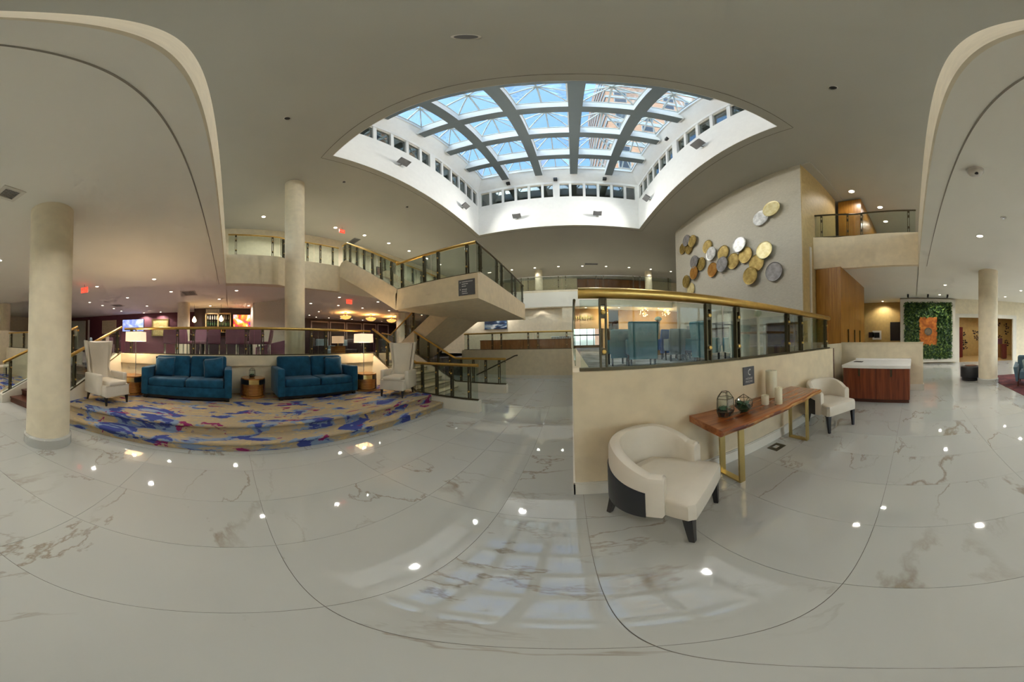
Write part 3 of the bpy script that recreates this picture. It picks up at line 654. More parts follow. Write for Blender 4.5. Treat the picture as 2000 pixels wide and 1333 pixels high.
# directory sign on the landing
sg = thing('directory_sign', 'grey directory sign on the corner of the stair landing', 'sign', (-2.132,4.095,2.74))
obj('plate', M().box(-0.195,0.195,-0.012,0.0,-0.175,0.18), SIGNG, sg)
tri = M().prism([(-0.165,0.115),(-0.135,0.115),(-0.15,0.145)], -0.015,-0.012,'y'); obj('arrow', tri, SIGNW, sg)
tri = M().prism([(-0.165,-0.03),(-0.135,-0.03),(-0.15,-0.06)], -0.015,-0.012,'y'); obj('arrow', tri, SIGNW, sg)
for zz, w_ in ((0.13,0.26),(0.08,0.12),(0.03,0.10),(-0.045,0.13),(-0.09,0.11),(-0.135,0.12)):
    lm = M(); x = -0.11
    while x < -0.11+w_:
        l = random.uniform(0.015,0.035); lm.box(x,x+l,-0.015,-0.012,zz-0.009,zz+0.009); x += l+0.008
    obj('text_line', lm, SIGNW, sg)

# ------------------------------------------------------------------ disc wall block and the wooden cabinet core
struct('wall_art', M().box(5.24,7.86,2.90,9.90,0.0,ZH), SILK, 'tall woven wall carrying the metal discs')
struct('wall_art_side', M().box(5.245,7.86,2.87,2.90,0.0,ZH), OCHRE, 'ochre side of the disc wall next to the mezzanine')
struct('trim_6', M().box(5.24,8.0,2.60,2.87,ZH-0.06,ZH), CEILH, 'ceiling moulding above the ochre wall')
struct('trim_7', M().box(5.62,5.70,2.83,2.87,0.0,4.3), TRIM, 'pale vertical trim beside the wooden cabinet')
wc = thing('wood_cabinet', 'tall honey wood cabinet wall rising to the low ceiling', 'cabinet', (6.0,2.06,0))
obj('side_panel', M().box(0.0,0.04,0.0,0.79,0.0,ZL-0.01), WOODGOLD, wc)
for k in range(4):
    x = 0.04+k*0.755
    dr = obj('door', M().box(x+0.004,x+0.751,0.0,0.04,0.0,ZL-0.01), WOODGOLD, wc)
    if k in (0, 1, 2):
        obj('handle', M().box(x+0.60,x+0.63,-0.04,0.0,0.95,1.75), BRONZE, dr)
obj('body', M().box(0.04,3.06,0.04,0.79,0.0,ZL-0.012), WOODGOLD, wc)
struct('wall_half', M().box(5.97,6.12,-0.27,2.055,0.0,1.325).box(5.955,6.135,-0.285,2.055,1.325,1.345).box(4.67,5.97,2.04,2.10,0.0,1.325), GREYBEIGE, 'half-height beige wall behind the credenza')
struct('baseboard_half', M().box(5.95,5.97,-0.28,2.05,0.0,0.17).box(5.95,6.13,-0.29,-0.27,0.0,0.17), TRIM, 'white baseboard of the half wall')
mw_ = thing('mezzanine_wood_block', 'glowing honey wood volume on the right mezzanine', 'wall panelling', (8.0,1.9,ZM+0.005))
obj('face', M().box(0.0,0.05,0.0,0.9,0.0,3.0), WOODGOLD, mw_); obj('face', M().box(0.05,4.0,0.0,0.05,0.0,3.0), WOODGOLD, mw_); obj('soffit', M().box(0.05,4.0,0.05,0.9,2.9,3.0), WOODGOLD, mw_)

# ------------------------------------------------------------------ wall discs
DISCS = [  # y, z from the wall plane; radius, proud, material, label
 (1333,485.7,DGOLD,'dark gold wall disc at the far upper left of the cluster'),(1341.8,470.5,DGREY,'grey wall disc tucked behind three gold ones at upper left'),
 (1345,485,DGOLD,'gold wall disc low in the upper left group of four'),(1353.6,471.5,DGOLD,'gold wall disc at the right of the upper left group of four'),
 (1380.6,482,DGOLD,'gold wall disc with a small swirl, overlapping a silver disc'),(1390,496,DSILV,'dull silver wall disc under the swirl gold disc'),
 (1411.6,493.6,DGOLD,'gold wall disc directly above a grey disc'),(1411.6,516.7,DGREY,'grey wall disc overlapping two gold discs mid-wall'),
 (1431,510,DGOLD,'gold wall disc shaded by the mid-wall grey disc'),(1357,512,DGREY,'grey wall disc left of an olive gold one'),
 (1368.6,515.6,DGOLD,'olive gold wall disc overlapping a grey one'),(1356.5,533.5,DCOPP,'small-looking coppery wall disc below a grey and gold pair'),
 (1390.6,527,DCOPP,'coppery wall disc standing alone mid-left'),(1341.3,550.3,DGOLD,'gold wall disc at the bottom left above the brass rail'),
 (1348.6,565,DPALE,'pale gold wall disc half hidden by the brass rail'),(1507.8,408.6,DPALE,'pale gold wall disc, highest of all'),
 (1484.8,425.6,DSILV,'bright silver wall disc overlapping the highest pale gold disc'),(1445,478,DSILV,'bright white silver wall disc in the middle of the cluster'),
 (1454.8,498,DGOLD,'gold wall disc under the bright white silver one'),(1494,489.4,DPALE,'large pale gold wall disc right of centre'),
 (1476.7,513.7,DGOLD,'gold wall disc below the large pale gold disc'),(1466.6,539.3,DGOLD,'lowest gold wall disc right of centre'),
 (1510.5,530.5,DGREY,'dark grey wall disc at the lower right of the cluster')]
FPX = 2000/(1.5*PI)
def ray(px, py):
    th_, ph = (px-1000)/FPX, (666.5-py)/FPX
    return R @ Vector((math.sin(th_)*math.cos(ph), math.cos(th_)*math.cos(ph), math.sin(ph)))
def on_x(px, py, X): r_ = ray(px,py); return Vector((0,0,1.5)) + r_*(X/r_.x)
def on_y(px, py, Y): r_ = ray(px,py); return Vector((0,0,1.5)) + r_*(Y/r_.y)
def on_z(px, py, Z): r_ = ray(px,py); return Vector((0,0,1.5)) + r_*((Z-1.5)/r_.z)
def disc_mesh(mt):
    m = M(); prof = [(0.0,0.012),(0.06,0.02),(0.16,0.026),(0.26,0.018),(0.285,0.022),(0.305,0.03),(0.31,0.02),(0.305,0.0)]
    n = 40; vs = [(0,0,0.02)]; fs = []
    for r_, z in prof[1:]: vs += [(r_*math.cos(2*PI*i/n), r_*math.sin(2*PI*i/n), z) for i in range(n)]
    fs += [(0,1+i,1+(i+1)%n) for i in range(n)]
    for k in range(len(prof)-2): fs += [(1+k*n+i,1+k*n+(i+1)%n,1+(k+1)*n+(i+1)%n,1+(k+1)*n+i) for i in range(n)]
    m.add(vs, fs, True); return mesh_of(m, 'wall_disc', mt)
dm = {}
pin = mesh_of(M().cyl((0,0),0.03,-0.05,0.01,12), 'standoff', BRONZE)
for k, (px, py, mt, lb) in enumerate(DISCS):
    if mt.name not in dm: dm[mt.name] = disc_mesh(mt)
    p = on_x(px, py, 5.16)
    off = 0.05 + 0.06*(k % 2)
    o = inst('wall_disc', dm[mt.name], None, (5.24-off, p.y, p.z), rot=(0,-PI/2,0), scale=(1,1,1))

    tag(o, lb, 'wall disc', 'metal discs on the woven wall')
    inst('standoff', pin, o)

# ------------------------------------------------------------------ sofas (front towards +X)
def make_sofa(loc, label):
    t = thing('sofa', label, 'sofa', loc, 0, 'teal velvet sofas')
    W_ = 0.985
    obj('base', M().rbox(-0.82,-0.02,-W_+0.02,W_-0.02,0.09,0.30,0.02), VELVET, t)
    obj('plinth', M().box(-0.78,-0.05,-W_+0.05,W_-0.05,0.035,0.10), BLACK, t)
    for s in (-1,1):
        y0, y1 = (W_-0.16, W_) if s > 0 else (-W_, -W_+0.16)
        obj('arm', M().rbox(-0.84,0.0,y0,y1,0.08,0.70,0.035), VELVET, t)
        obj('seat_cushion', M().rbox(-0.60,0.0,0.006 if s > 0 else -W_+0.165,W_-0.165 if s > 0 else -0.006,0.29,0.47,0.055,4), VELVET, t)
        c = M().rbox(-0.20,0.0,0.006 if s > 0 else -W_+0.13,W_-0.13 if s > 0 else -0.006,0.0,0.52,0.06,4)
        c.v = [(x-0.56-(z*0.16), y, z+0.42) for x,y,z in c.v]
        obj('back_cushion', c, VELVET, t)
    b = M().rbox(-0.86,-0.66,-W_+0.14,W_-0.14,0.10,0.78,0.04); obj('back', b, VELVET, t)
    for x in (-0.74,-0.08):
        for y in (-0.9,0.9): obj('leg', M().box(x-0.035,x+0.035,y-0.035,y+0.035,0.0,0.10), BLACK, t)
    return t
make_sofa((-4.45,-0.95,0.30), 'teal blue velvet sofa at the left, with cushions at both ends')
make_sofa((-4.46,1.98,0.30), 'teal blue velvet sofa at the right, with one cushion at its right end')
def pillow(loc, rot, label, s=0.24):
    n = 9; vs = []; fs = []
    for sd in (1,-1):
        for i in range(n):
            for j in range(n):
                u, v = -1+2*i/(n-1), -1+2*j/(n-1)
                pinch = 1-0.10*(abs(u)**2+abs(v)**2-abs(u*v)*2)*1.0
                h = 0.085*(max(0,(1-u*u))**0.5)*(max(0,(1-v*v))**0.5)
                vs.append((sd*h, u*s*(1-0.07*(1-v*v)*0-0.06*(1-abs(v))*abs(u)), v*s*(1-0.06*(1-abs(u))*abs(v))))
    for sd in range(2):
        o = sd*n*n
        for i in range(n-1):
            for j in range(n-1): fs.append((o+i*n+j,o+(i+1)*n+j,o+(i+1)*n+j+1,o+i*n+j+1))
    m = M().add(vs, fs, True)
    o = obj('throw_pillow', m, VELVET); o.location = loc; o.rotation_euler = rot
    bm = bmesh.new(); bm.from_mesh(o.data); bmesh.ops.remove_doubles(bm, verts=bm.verts[:], dist=0.0005); bmesh.ops.recalc_face_normals(bm, faces=bm.faces[:]); bm.to_mesh(o.data); bm.free()
    return tag(o, label, 'cushion', 'teal throw cushions on the sofas')
pillow((-4.90,-1.52,0.99),(0,-0.28,0.05),'teal square cushion leaning at the left end of the left sofa')
pillow((-4.90,-0.38,0.98),(0.14,-0.28,-0.15),'teal square cushion leaning at the right end of the left sofa')
pillow((-4.93,2.52,0.98),(0,-0.28,-0.1),'teal square cushion leaning at the right end of the right sofa')

# ------------------------------------------------------------------ wing chairs (front towards +X before rotation)
def make_wing(loc, rz, label):
    t = thing('wing_chair', label, 'armchair', loc, rz, 'white wing chairs flanking the sofas')
    rings = []
    for k in range(15):
        f = k/14; z = 0.26+f*0.97
        hw = 0.31 + 0.045*max(0,(f-0.55)/0.45)**1.5 - 0.025*math.sin(min(1,f/0.75)*PI)
        dep = 0.30 - 0.20*min(1,f/0.45)**0.8 + 0.07*max(0,(f-0.5)/0.5)
        if f < 0.28: dep = 0.40-0.2*(f/0.28)
        bx = -0.34-0.10*f; th_ = 0.075
        horn = 0.05*max(0,(f-0.9)/0.1)
        outer = [(bx+dep,-hw),(bx+dep*0.5,-hw),(bx+0.06,-hw+0.01),(bx,-hw+0.06),(bx-0.01,0),(bx,hw-0.06),(bx+0.06,hw-0.01),(bx+dep*0.5,hw),(bx+dep,hw)]
        i = th_
        inner = [(bx+dep+0.012,hw-i*0.55),(bx+dep*0.55,hw-i),(bx+0.13,hw-i-0.01),(bx+0.10,hw-0.14),(bx+0.085,0),(bx+0.10,-hw+0.14),(bx+0.13,-hw+i+0.01),(bx+dep*0.55,-hw+i),(bx+dep+0.012,-hw+i*0.55)]
        ring = []
        for (x,y) in outer+inner:
            ring.append((x, y, z + (0.045*(abs(y)/hw)**3-0.0 if f > 0.93 else 0)))
        rings.append(ring)
    obj('winged_back', M().loft(rings), LEATHER, t)
    obj('seat', M().rbox(-0.28,0.36,-0.30,0.30,0.17,0.40,0.03), LEATHER, t)
    obj('seat_cushion', M().rbox(-0.25,0.365,-0.225,0.225,0.385,0.475,0.04,4), LEATHER, t)
    for s in (-1,1):
        am = M().rbox(-0.30,0.22,s*0.315-0.05,s*0.315+0.05,0.19,0.61,0.03); obj('arm', am, LEATHER, t)
    obj('welt', M().tube([(0.365,-0.30,0.395),(0.365,0.30,0.395)],0.006,6).tube([(0.365,-0.30,0.18),(0.365,0.30,0.18)],0.006,6), PIPING, t)
    for x, y, dx in ((0.31,-0.26,0.02),(0.31,0.26,0.02),(-0.29,-0.25,-0.06),(-0.29,0.25,-0.06)):
        obj('leg', M().loft([[(x+dx+a*0.014,y+b*0.014,0.0) for a,b in ((-1,-1),(1,-1),(1,1),(-1,1))],[(x+a*0.026,y+b*0.026,0.185) for a,b in ((-1,-1),(1,-1),(1,1),(-1,1))]], False), BLACK, t)
    return t
make_wing((-3.80,-2.41,0.30), 1.22, 'white leather wing chair at the left beside the column')
make_wing((-3.75,3.62,0.30), -1.20, 'white leather wing chair at the right by the stair')

# ------------------------------------------------------------------ drum side tables
def drum(loc, rz, label):
    t = thing('drum_table', label, 'side table', loc, rz, 'orange wooden drum tables between the seats')
    R0, H = 0.28, 0.46
    def sector(r0, r1, z0, z1, a0, a1, n=18):
        m = M(); rg = []
        for k in range(n+1):
            a = a0+(a1-a0)*k/n; c, s = math.cos(a), math.sin(a)
            rg.append([(r0*c,r0*s,z0),(r1*c,r1*s,z0),(r1*c,r1*s,z1),(r0*c,r0*s,z1)])
        return m.loft(rg, False)
    obj('top', M().cyl((0,0),R0,H-0.03,H,40), WOODTABLE, t)
    obj('drum', M().cyl((0,0),R0-0.03,0.06,H-0.12,40), WOODTABLE, t)
    obj('base', M().cyl((0,0),R0,0.0,0.05,40), WOODTABLE, t)
    obj('upper_band', sector(R0-0.05,R0,H-0.13,H-0.03,-0.42,0.42), GOLDLEG, t)
    for a0, a1 in ((0.46,1.25),(-1.25,-0.46)):
        obj('dark_fin', sector(R0-0.06,R0,0.05,H-0.03,a0 if a0 > 0 else a0,a1), BLACK, t) if False else obj('dark_fin', sector(R0-0.075,R0+0.004,H-0.14,H-0.025,a0,a1), BLACK, t)
    obj('rear_shell', sector(R0-0.02,R0+0.004,0.05,H-0.03,1.2,2*PI-1.2,40), WOODDARK, t)
    return t
drum((-5.02,0.52,0.30), 0.0, 'orange wooden drum table between the two sofas')
drum((-4.72,-2.30,0.30), 0.25, 'orange wooden drum table beside the left wing chair')
drum((-4.72,3.38,0.30), -0.4, 'orange wooden drum table beside the right wing chair')
def lamp(loc, label):
    t = thing('floor_lamp', label, 'lamp', loc, 0, 'slim floor lamps with box shades')
    obj('base', M().cyl((0,0),0.11,0.0,0.02,28), CHROME, t)
    obj('pole', M().cyl((0,0),0.011,0.02,1.60,12), CHROME, t)
    obj('shade', M().loft([[(0.17*a,0.222*b,1.285) for a,b in ((-1,-1),(1,-1),(1,1),(-1,1))],[(0.165*a,0.217*b,1.53) for a,b in ((-1,-1),(1,-1),(1,1),(-1,1))]], False, cap=False), SHADE, t)
    obj('finial', M().cyl((0,0),0.02,1.55,1.58,12), CHROME, t)
    point(t, (0,0,1.40), 26.0, r=0.05)
    return t
lamp((-5.16,-2.40,0.30),'lit floor lamp with a white box shade behind the left wing chair')
lamp((-5.10,3.58,0.30),'lit floor lamp with a white box shade behind the right wing chair')

# ------------------------------------------------------------------ terrariums
def wires(verts, edges, r=0.003):
    m = M()
    for a, b in edges: m.tube([verts[a],verts[b]], r, 6)
    return m
def plants(t, r, z, n, mt, seed):
    rnd = random.Random(seed); m = M()
    for k in range(n):
        a = rnd.uniform(0,2*PI); q = r*math.sqrt(rnd.random()); c = Vector((q*math.cos(a),q*math.sin(a),z)); s = rnd.uniform(0.012,0.024)
        for j in range(7):
            b = 2*PI*j/7+a; d = Vector((math.cos(b),math.sin(b),0.8)).normalized()
            sd = d.cross(Vector((0,0,1))).normalized()*s*0.35
            m.add([c-sd,c+sd,c+d*s*1.1+sd*0.8,c+d*s*1.8,c+d*s*1.1-sd*0.8],[(0,1,2,3,4)],True)
    return obj('plants', m, mt, t)
def lantern(loc, label, s=1.0, group='geometric glass terrariums'):
    t = thing('terrarium', label, 'terrarium', loc, 0.5, group)
    n = 5; v = []
    for z, r in ((0.0,0.062*s),(0.05*s,0.082*s),(0.17*s,0.078*s)): v += [(r*math.cos(2*PI*i/n), r*math.sin(2*PI*i/n), z) for i in range(n)]
    v += [(0.035*s*math.cos(2*PI*i/n)+0.01, 0.035*s*math.sin(2*PI*i/n), 0.225*s) for i in range(n)]
    ed = []
    for k in range(4):
        for i in range(n):
            ed.append((k*n+i,k*n+(i+1)%n))
            if k < 3: ed.append((k*n+i,(k+1)*n+i))
    obj('wire_frame', wires(v, ed, 0.0028*s), BRONZE, t)
    for k in range(3):
        for i in range(n):
            if k == 2 and i < 2: continue
            obj('pane', M().add([v[k*n+i],v[k*n+(i+1)%n],v[(k+1)*n+(i+1)%n],v[(k+1)*n+i]],[(0,1,2,3)]), GLASST, t)
    obj('pebbles', M().lathe((0,0,0.002),[(0.055*s,0.0),(0.074*s,0.045*s),(0.03*s,0.055*s),(0.001,0.057*s)],10), SOIL, t)
    plants(t, 0.05*s, 0.058*s, 12, SUCC, 3)
    return t
lantern((1.29,1.54,0.765),'tall wire terrarium lantern with a pale succulent on the console', 1.05)
def globe(loc, label, s=1.0):
    t = thing('terrarium', label, 'terrarium', loc, 0.2, 'geometric glass terrariums')
    bm = bmesh.new(); bmesh.ops.create_icosphere(bm, subdivisions=1, radius=0.098*s)
    vs = [v.co+Vector((0,0,0.085*s)) for v in bm.verts]; vs = [Vector((v.x,v.y,max(v.z,0.0))) for v in vs]
    es = [(e.verts[0].index,e.verts[1].index) for e in bm.edges]; fs = [[v.index for v in f.verts] for f in bm.faces]
    ed2 = [e for e in es if not (abs(vs[e[0]].z-vs[e[1]].z) < 0.001 and vs[e[0]].z > 0.12*s)]
    bm.free()
    obj('wire_frame', wires(vs, es, 0.0028*s), BRONZE, t)
    for k, f in enumerate(fs):
        zc = sum(vs[i].z for i in f)/3
        if zc < 0.085*s: obj('mirror_facet' if k % 3 == 0 else 'pane', M().add([vs[i] for i in f],[(0,1,2)]), CHROME if k % 3 == 0 else GLASST, t)
        elif zc < 0.13*s and k % 2: obj('pane', M().add([vs[i] for i in f],[(0,1,2)]), GLASST, t)
    obj('moss', M().lathe((0,0,0.004),[(0.04*s,0.0),(0.078*s,0.045*s),(0.05*s,0.075*s),(0.001,0.085*s)],12), SUCCD, t)
    plants(t, 0.055*s, 0.075*s, 22, SUCC, 5)
    return t
globe((1.50,1.50,0.765),'round faceted terrarium with dark moss on the console', 1.0)
lantern((-5.0,0.50,0.765),'small glass lantern terrarium on the drum table between the sofas', 0.95)

# ------------------------------------------------------------------ console table with live edge
ct = thing('console_table', 'live edge wooden console table on gold legs against the parapet', 'console table', (1.9,1.51,0))
top = []; nseg = 26
rnd = random.Random(4)
for k in range(nseg+1):
    x = -0.865+1.73*k/nseg
    fr_ = -0.245+0.007*math.sin(k*0.9)+rnd.uniform(-0.004,0.004)
    bk = 0.245
    top.append([(x,fr_+0.03,0.695),(x,fr_+0.006,0.71),(x,fr_-0.004,0.735),(x,fr_+0.004,0.752),(x,fr_+0.014,0.76),(x,bk,0.76),(x,bk,0.695)])
obj('slab', M().loft(top, False), WOODSLAB, ct)
bark = [[(x[0],y1-0.0035,z1) for (x,(y1,z1)) in ((g[0],(g[1][1]-0.001,0.712)),(g[0],(g[2][1]-0.001,0.735)),(g[0],(g[3][1]-0.001,0.749)))] for g in top]
obj('bark_edge', M().loft(bark, True, cap=False, closed=False), WOODBARK, ct)
for x in (-0.55, 0.69):
    lm = M().box(x-0.032,x+0.032,-0.125,-0.105,0.0,0.695).box(x-0.032,x+0.032,0.145,0.165,0.0,0.695).box(x-0.032,x+0.032,-0.105,0.145,0.0,0.02).box(x-0.032,x+0.032,-0.105,0.145,0.675,0.695)
    obj('leg_frame', lm, GOLDLEG, ct)
def candle(loc, r, h, label):
    t = thing('pillar_candle', label, 'candle', loc, 0, 'ivory pillar candles')
    obj('wax', M().lathe((0,0,0),[(r*0.97,0.0),(r,0.006),(r,h-0.006),(r*0.94,h),(r*0.80,h-0.006),(r*0.78,h-0.02),(0.004,h-0.022)],28), CANDLE, t)
    obj('wick', M().cyl((0,0),0.002,h-0.022,h-0.004,6), BLACK, t)
candle((2.13,1.64,0.76), 0.072, 0.34, 'tallest ivory pillar candle on the console')
candle((1.83,1.50,0.76), 0.043, 0.105, 'short ivory candle on the console')
candle((1.93,1.39,0.76), 0.043, 0.19, 'medium ivory pillar candle on the console')
ph = thing('phone_sign', 'small grey house phone sign on the beige parapet', 'sign', (1.876,YD,1.055))
obj('plate', M().box(-0.092,0.092,-0.012,0.0,-0.108,0.108), SIGNG, ph)
obj('handset', M().tube([(0.018,-0.014,0.075),(-0.004,-0.014,0.068),(-0.014,-0.014,0.045),(-0.010,-0.014,0.02),(0.012,-0.014,0.008)],[0.011,0.006,0.005,0.006,0.011],8), SIGNW, ph)
for s_, zz in (('HOUSE',-0.035),('PHONE',-0.072)):
    lo = inst('lettering', textmesh(s_, 0.036, 0.001), ph, (0,-0.0135,zz), rot=(PI/2,0,0)); lo.data.materials.clear(); lo.data.materials.append(SIGNW)
fo = thing('floor_outlet', 'brass floor outlet plate under the console', 'outlet', (2.2,1.63,0.0), 0.0)
obj('plate', M().box(-0.10,0.10,-0.075,0.075,0.0,0.006), BRONZE, fo); obj('cover', M().box(-0.05,0.03,-0.03,0.03,0.006,0.011), CHROME, fo)

# ------------------------------------------------------------------ barrel chairs (front towards +X)
def make_barrel(loc, rz, label):
    t = thing('barrel_chair', label, 'armchair', loc, rz, 'white barrel chairs by the console')
    def shell(r0, r1, zlo, zhi, a_max, n=34, round_=0.0, front=0.0):
        rings = []
        path = []
        for k in range(n+1): a = PI+(-a_max+2*a_max*k/n); path.append((math.cos(a), math.sin(a), abs(-1+2*k/n)))
        for (c,s,u) in path:
            zh = zhi(u); zl = zlo(u)
            ring = []
            rm, hw = (r0+r1)/2, (r1-r0)/2
            for (q, z) in ((-1,zl),(1,zl),(1,zh-hw*0.9),(0.72,zh-hw*0.25),(0,zh),(-0.72,zh-hw*0.25),(-1,zh-hw*0.9)):
                r_ = rm+q*hw; ring.append((r_*c-0.02, r_*s, z))
            rings.append(ring)
        return rings
    AM = 1.98
    zt = lambda u: 0.78-0.13*max(0,(u-0.45)/0.55)**1.4
    rings = shell(0.262,0.352,lambda u:0.285,zt,AM-0.10)
    obj('barrel_back', M().loft(rings), LEATHER, t)
    # arm fronts: straight returns closing the shell
    for s in (-1,1):
        a = PI+s*(AM-0.10); c, q = math.cos(a), math.sin(a)
        obj('arm_front', M().rbox(0.262*abs(c)-0.03 if False else 0.262*c-0.055,0.262*c+0.085,(0.262*q-0.012) if s < 0 else (0.262*q-0.078),(0.262*q+0.078) if s < 0 else (0.262*q+0.012),0.19,0.645,0.02), LEATHER, t) if False else None
        r_ = rings[0 if s < 0 else -1]
        d = Vector((-q*s,c*s,0)).normalized()
        if d.x < 0: d = -d
        obj('arm_front', M().loft([[tuple(Vector(p)-d*0.01) for p in r_],[tuple(Vector(p)+d*0.075) for p in r_],[tuple(Vector(p)+d*0.088+(Vector((sum(x[0] for x in r_)/7,sum(x[1] for x in r_)/7,sum(x[2] for x in r_)/7))-Vector(p))*0.12) for p in r_]]), LEATHER, t)
    obj('outer_panel', M().loft(shell(0.350,0.360,lambda u:0.28,lambda u:0.60-0.08*max(0,(u-0.45)/0.55),AM-0.14)), BLACKVINYL, t)
    se = []
    prof = [(-0.22,-0.20),(-0.26,0.0),(-0.22,0.20),(-0.05,0.262),(0.12,0.285),(0.30,0.30),(0.335,0.27),(0.335,-0.27),(0.30,-0.30),(0.12,-0.285),(-0.05,-0.262)]
    for z, sc in ((0.295,0.985),(0.31,1.0),(0.425,1.0),(0.452,0.985),(0.466,0.93),(0.473,0.7)): se.append([(x*sc+0.02*(1-sc),y*sc,z) for x,y in prof])
    obj('seat', M().loft(se), LEATHER, t)
    for x, y, dx in ((0.285,-0.255,0.015),(0.285,0.255,0.015),(-0.25,-0.20,-0.07),(-0.25,0.20,-0.07)):
        obj('leg', M().loft([[(x+dx+a*0.016,y+b*0.016,0.0) for a,b in ((-1,-1),(1,-1),(1,1),(-1,1))],[(x+a*0.029,y+b*0.029,0.30) for a,b in ((-1,-1),(1,-1),(1,1),(-1,1))]], False), BLACK, t)
    return t
make_barrel((0.585,1.365,0), math.atan2(-0.789,0.614), 'white and black barrel chair nearest the camera, left of the console')
make_barrel((3.29,1.36,0), math.atan2(-0.891,-0.453), 'white and black barrel chair right of the console, before the credenza')

# ------------------------------------------------------------------ credenza
cd = thing('credenza', 'red brown two door credenza with a thick white top', 'credenza', (4.69,0.83,0), 0)
obj('body', M().box(0.03,1.24,-0.745,0.745,0.09,0.80), WOODRED, cd)
obj('plinth', M().box(0.06,1.24,-0.73,0.73,0.0,0.09), WOODDARK, cd)
obj('top', M().box(-0.02,1.26,-0.77,0.77,0.80,0.865), WHITE, cd)
obj('upstand', M().box(1.20,1.26,-0.77,0.77,0.865,0.90), WHITE, cd)
for k in range(2):
    y0 = -0.745+k*0.745
    dr = obj('door', M().box(0.0,0.03,y0+0.003,y0+0.742,0.09,0.797), WOODRED, cd)
    yy = y0+0.40 if k == 0 else y0+0.37
    obj('handle', M().box(-0.022,0.0,yy-0.02,yy+0.02,0.62,0.785), BRONZE, dr)
ty = thing('pen_tray', 'small dark tray on the white credenza top', 'tray', (5.35,1.38,0.865)); obj('tray', M().rbox(-0.08,0.08,-0.11,0.11,0.0,0.012,0.004), BLACK, ty); obj('pen', M().tube([(-0.03,-0.08,0.018),(0.03,0.08,0.018)],0.005,8), CHROME, ty)

# ------------------------------------------------------------------ right end of the lobby
struct('wall_right', M().box(12.1,12.3,-15,-6.0,0,ZL).box(12.1,12.3,-6.0,-2.55,2.62,ZL).box(12.1,12.3,-2.55,0.72,0,ZL), CREAM, 'cream wall at the right end with the green panel and a wide doorway')
struct('wall_right_recess', M().box(13.4,13.6,0.2,6,0,ZL).box(12.1,13.4,0.60,0.72,0,ZL), GOLDWALL, 'gold papered recess left of the green wall')
dt = M().box(12.06,12.12,-2.60,-2.36,0,2.80).box(12.06,12.12,-6.20,-5.96,0,2.80).box(12.06,12.12,-5.96,-2.60,2.58,2.80)
struct('door_1', dt, TRIM, 'wide white framed doorway beyond the right column')
struct('wall_room', M().box(16.2,16.4,-9,-0.5,0,ZL).box(12.3,16.2,-0.6,-0.5,0,ZL).box(12.3,16.2,-9.1,-9,0,ZL), GOLDWALL, 'golden room wall seen through the doorway')
struct('floor_room', M().box(12.3,16.2,-9,-0.6,0.0,0.006), mat('honey_floor', (0.45,0.30,0.13), 0.25), 'honey coloured floor of the room beyond the doorway')
fw = thing('floral_mural', 'dark flower pattern on the golden wall beyond the doorway', 'mural', (16.19,-5,1.5))
rnd = random.Random(12)
for k in range(26):
    cy, cz = rnd.uniform(-2.6,2.6), rnd.uniform(-1.0,1.1); m = M()
    for j in range(5):
        a = 2*PI*j/5+rnd.random(); rr = rnd.uniform(0.10,0.2)
        pts = [(cy+rr*0.2*math.cos(a+q*0.5)+(rr*f)*math.cos(a+q*0.35), cz+(rr*f)*math.sin(a+q*0.35)) for q, f in ((-1,0.3),(-1,0.8),(0,1.1),(1,0.8),(1,0.3))]
        m.prism(pts, -0.012, -0.002, 'x')
    obj('flower', m, PLUMD if k % 2 else BLACK, fw)
rd = thing('red_door', 'dark red door standing in the room beyond the doorway', 'door', (14.9,-3.1,0), 0.5)
obj('leaf', M().box(-0.02,0.02,-0.45,0.45,0.0,2.15), mat('oxblood_paint', (0.14,0.02,0.012), 0.4), rd); obj('knob', M().tube([(-0.02,0.38,1.0),(-0.08,0.38,1.0)],[0.02,0.03],10), BRASS, rd)
dk = thing('reception_desk', 'wooden curved desk in the room right of the column', 'desk', (14.6,-5.75,0), 0.2)
obj('front', M().loft([[(0.42*math.cos(a),0.55*math.sin(a),0.0) for a in [2*PI*k/24 for k in range(24)]],[(0.42*math.cos(a),0.55*math.sin(a),0.95) for a in [2*PI*k/24 for k in range(24)]]]), wood('desk_wood',(0.30,0.14,0.05),(0.46,0.26,0.11),0.4), dk); obj('counter', M().loft([[(0.46*math.cos(a),0.6*math.sin(a),z) for a in [2*PI*k/24 for k in range(24)]] for z in (0.95,1.35)]), PLUMF, dk)
pl = thing('pedestal', 'small dark red pedestal by the doorway jamb', 'pedestal', (13.2,-5.85,0)); obj('block', M().rbox(-0.15,0.15,-0.15,0.15,0.04,1.0,0.01), mat('oxblood_block', (0.12,0.02,0.015), 0.4), pl); obj('foot', M().box(-0.12,0.12,-0.12,0.12,0,0.04), BLACK, pl)

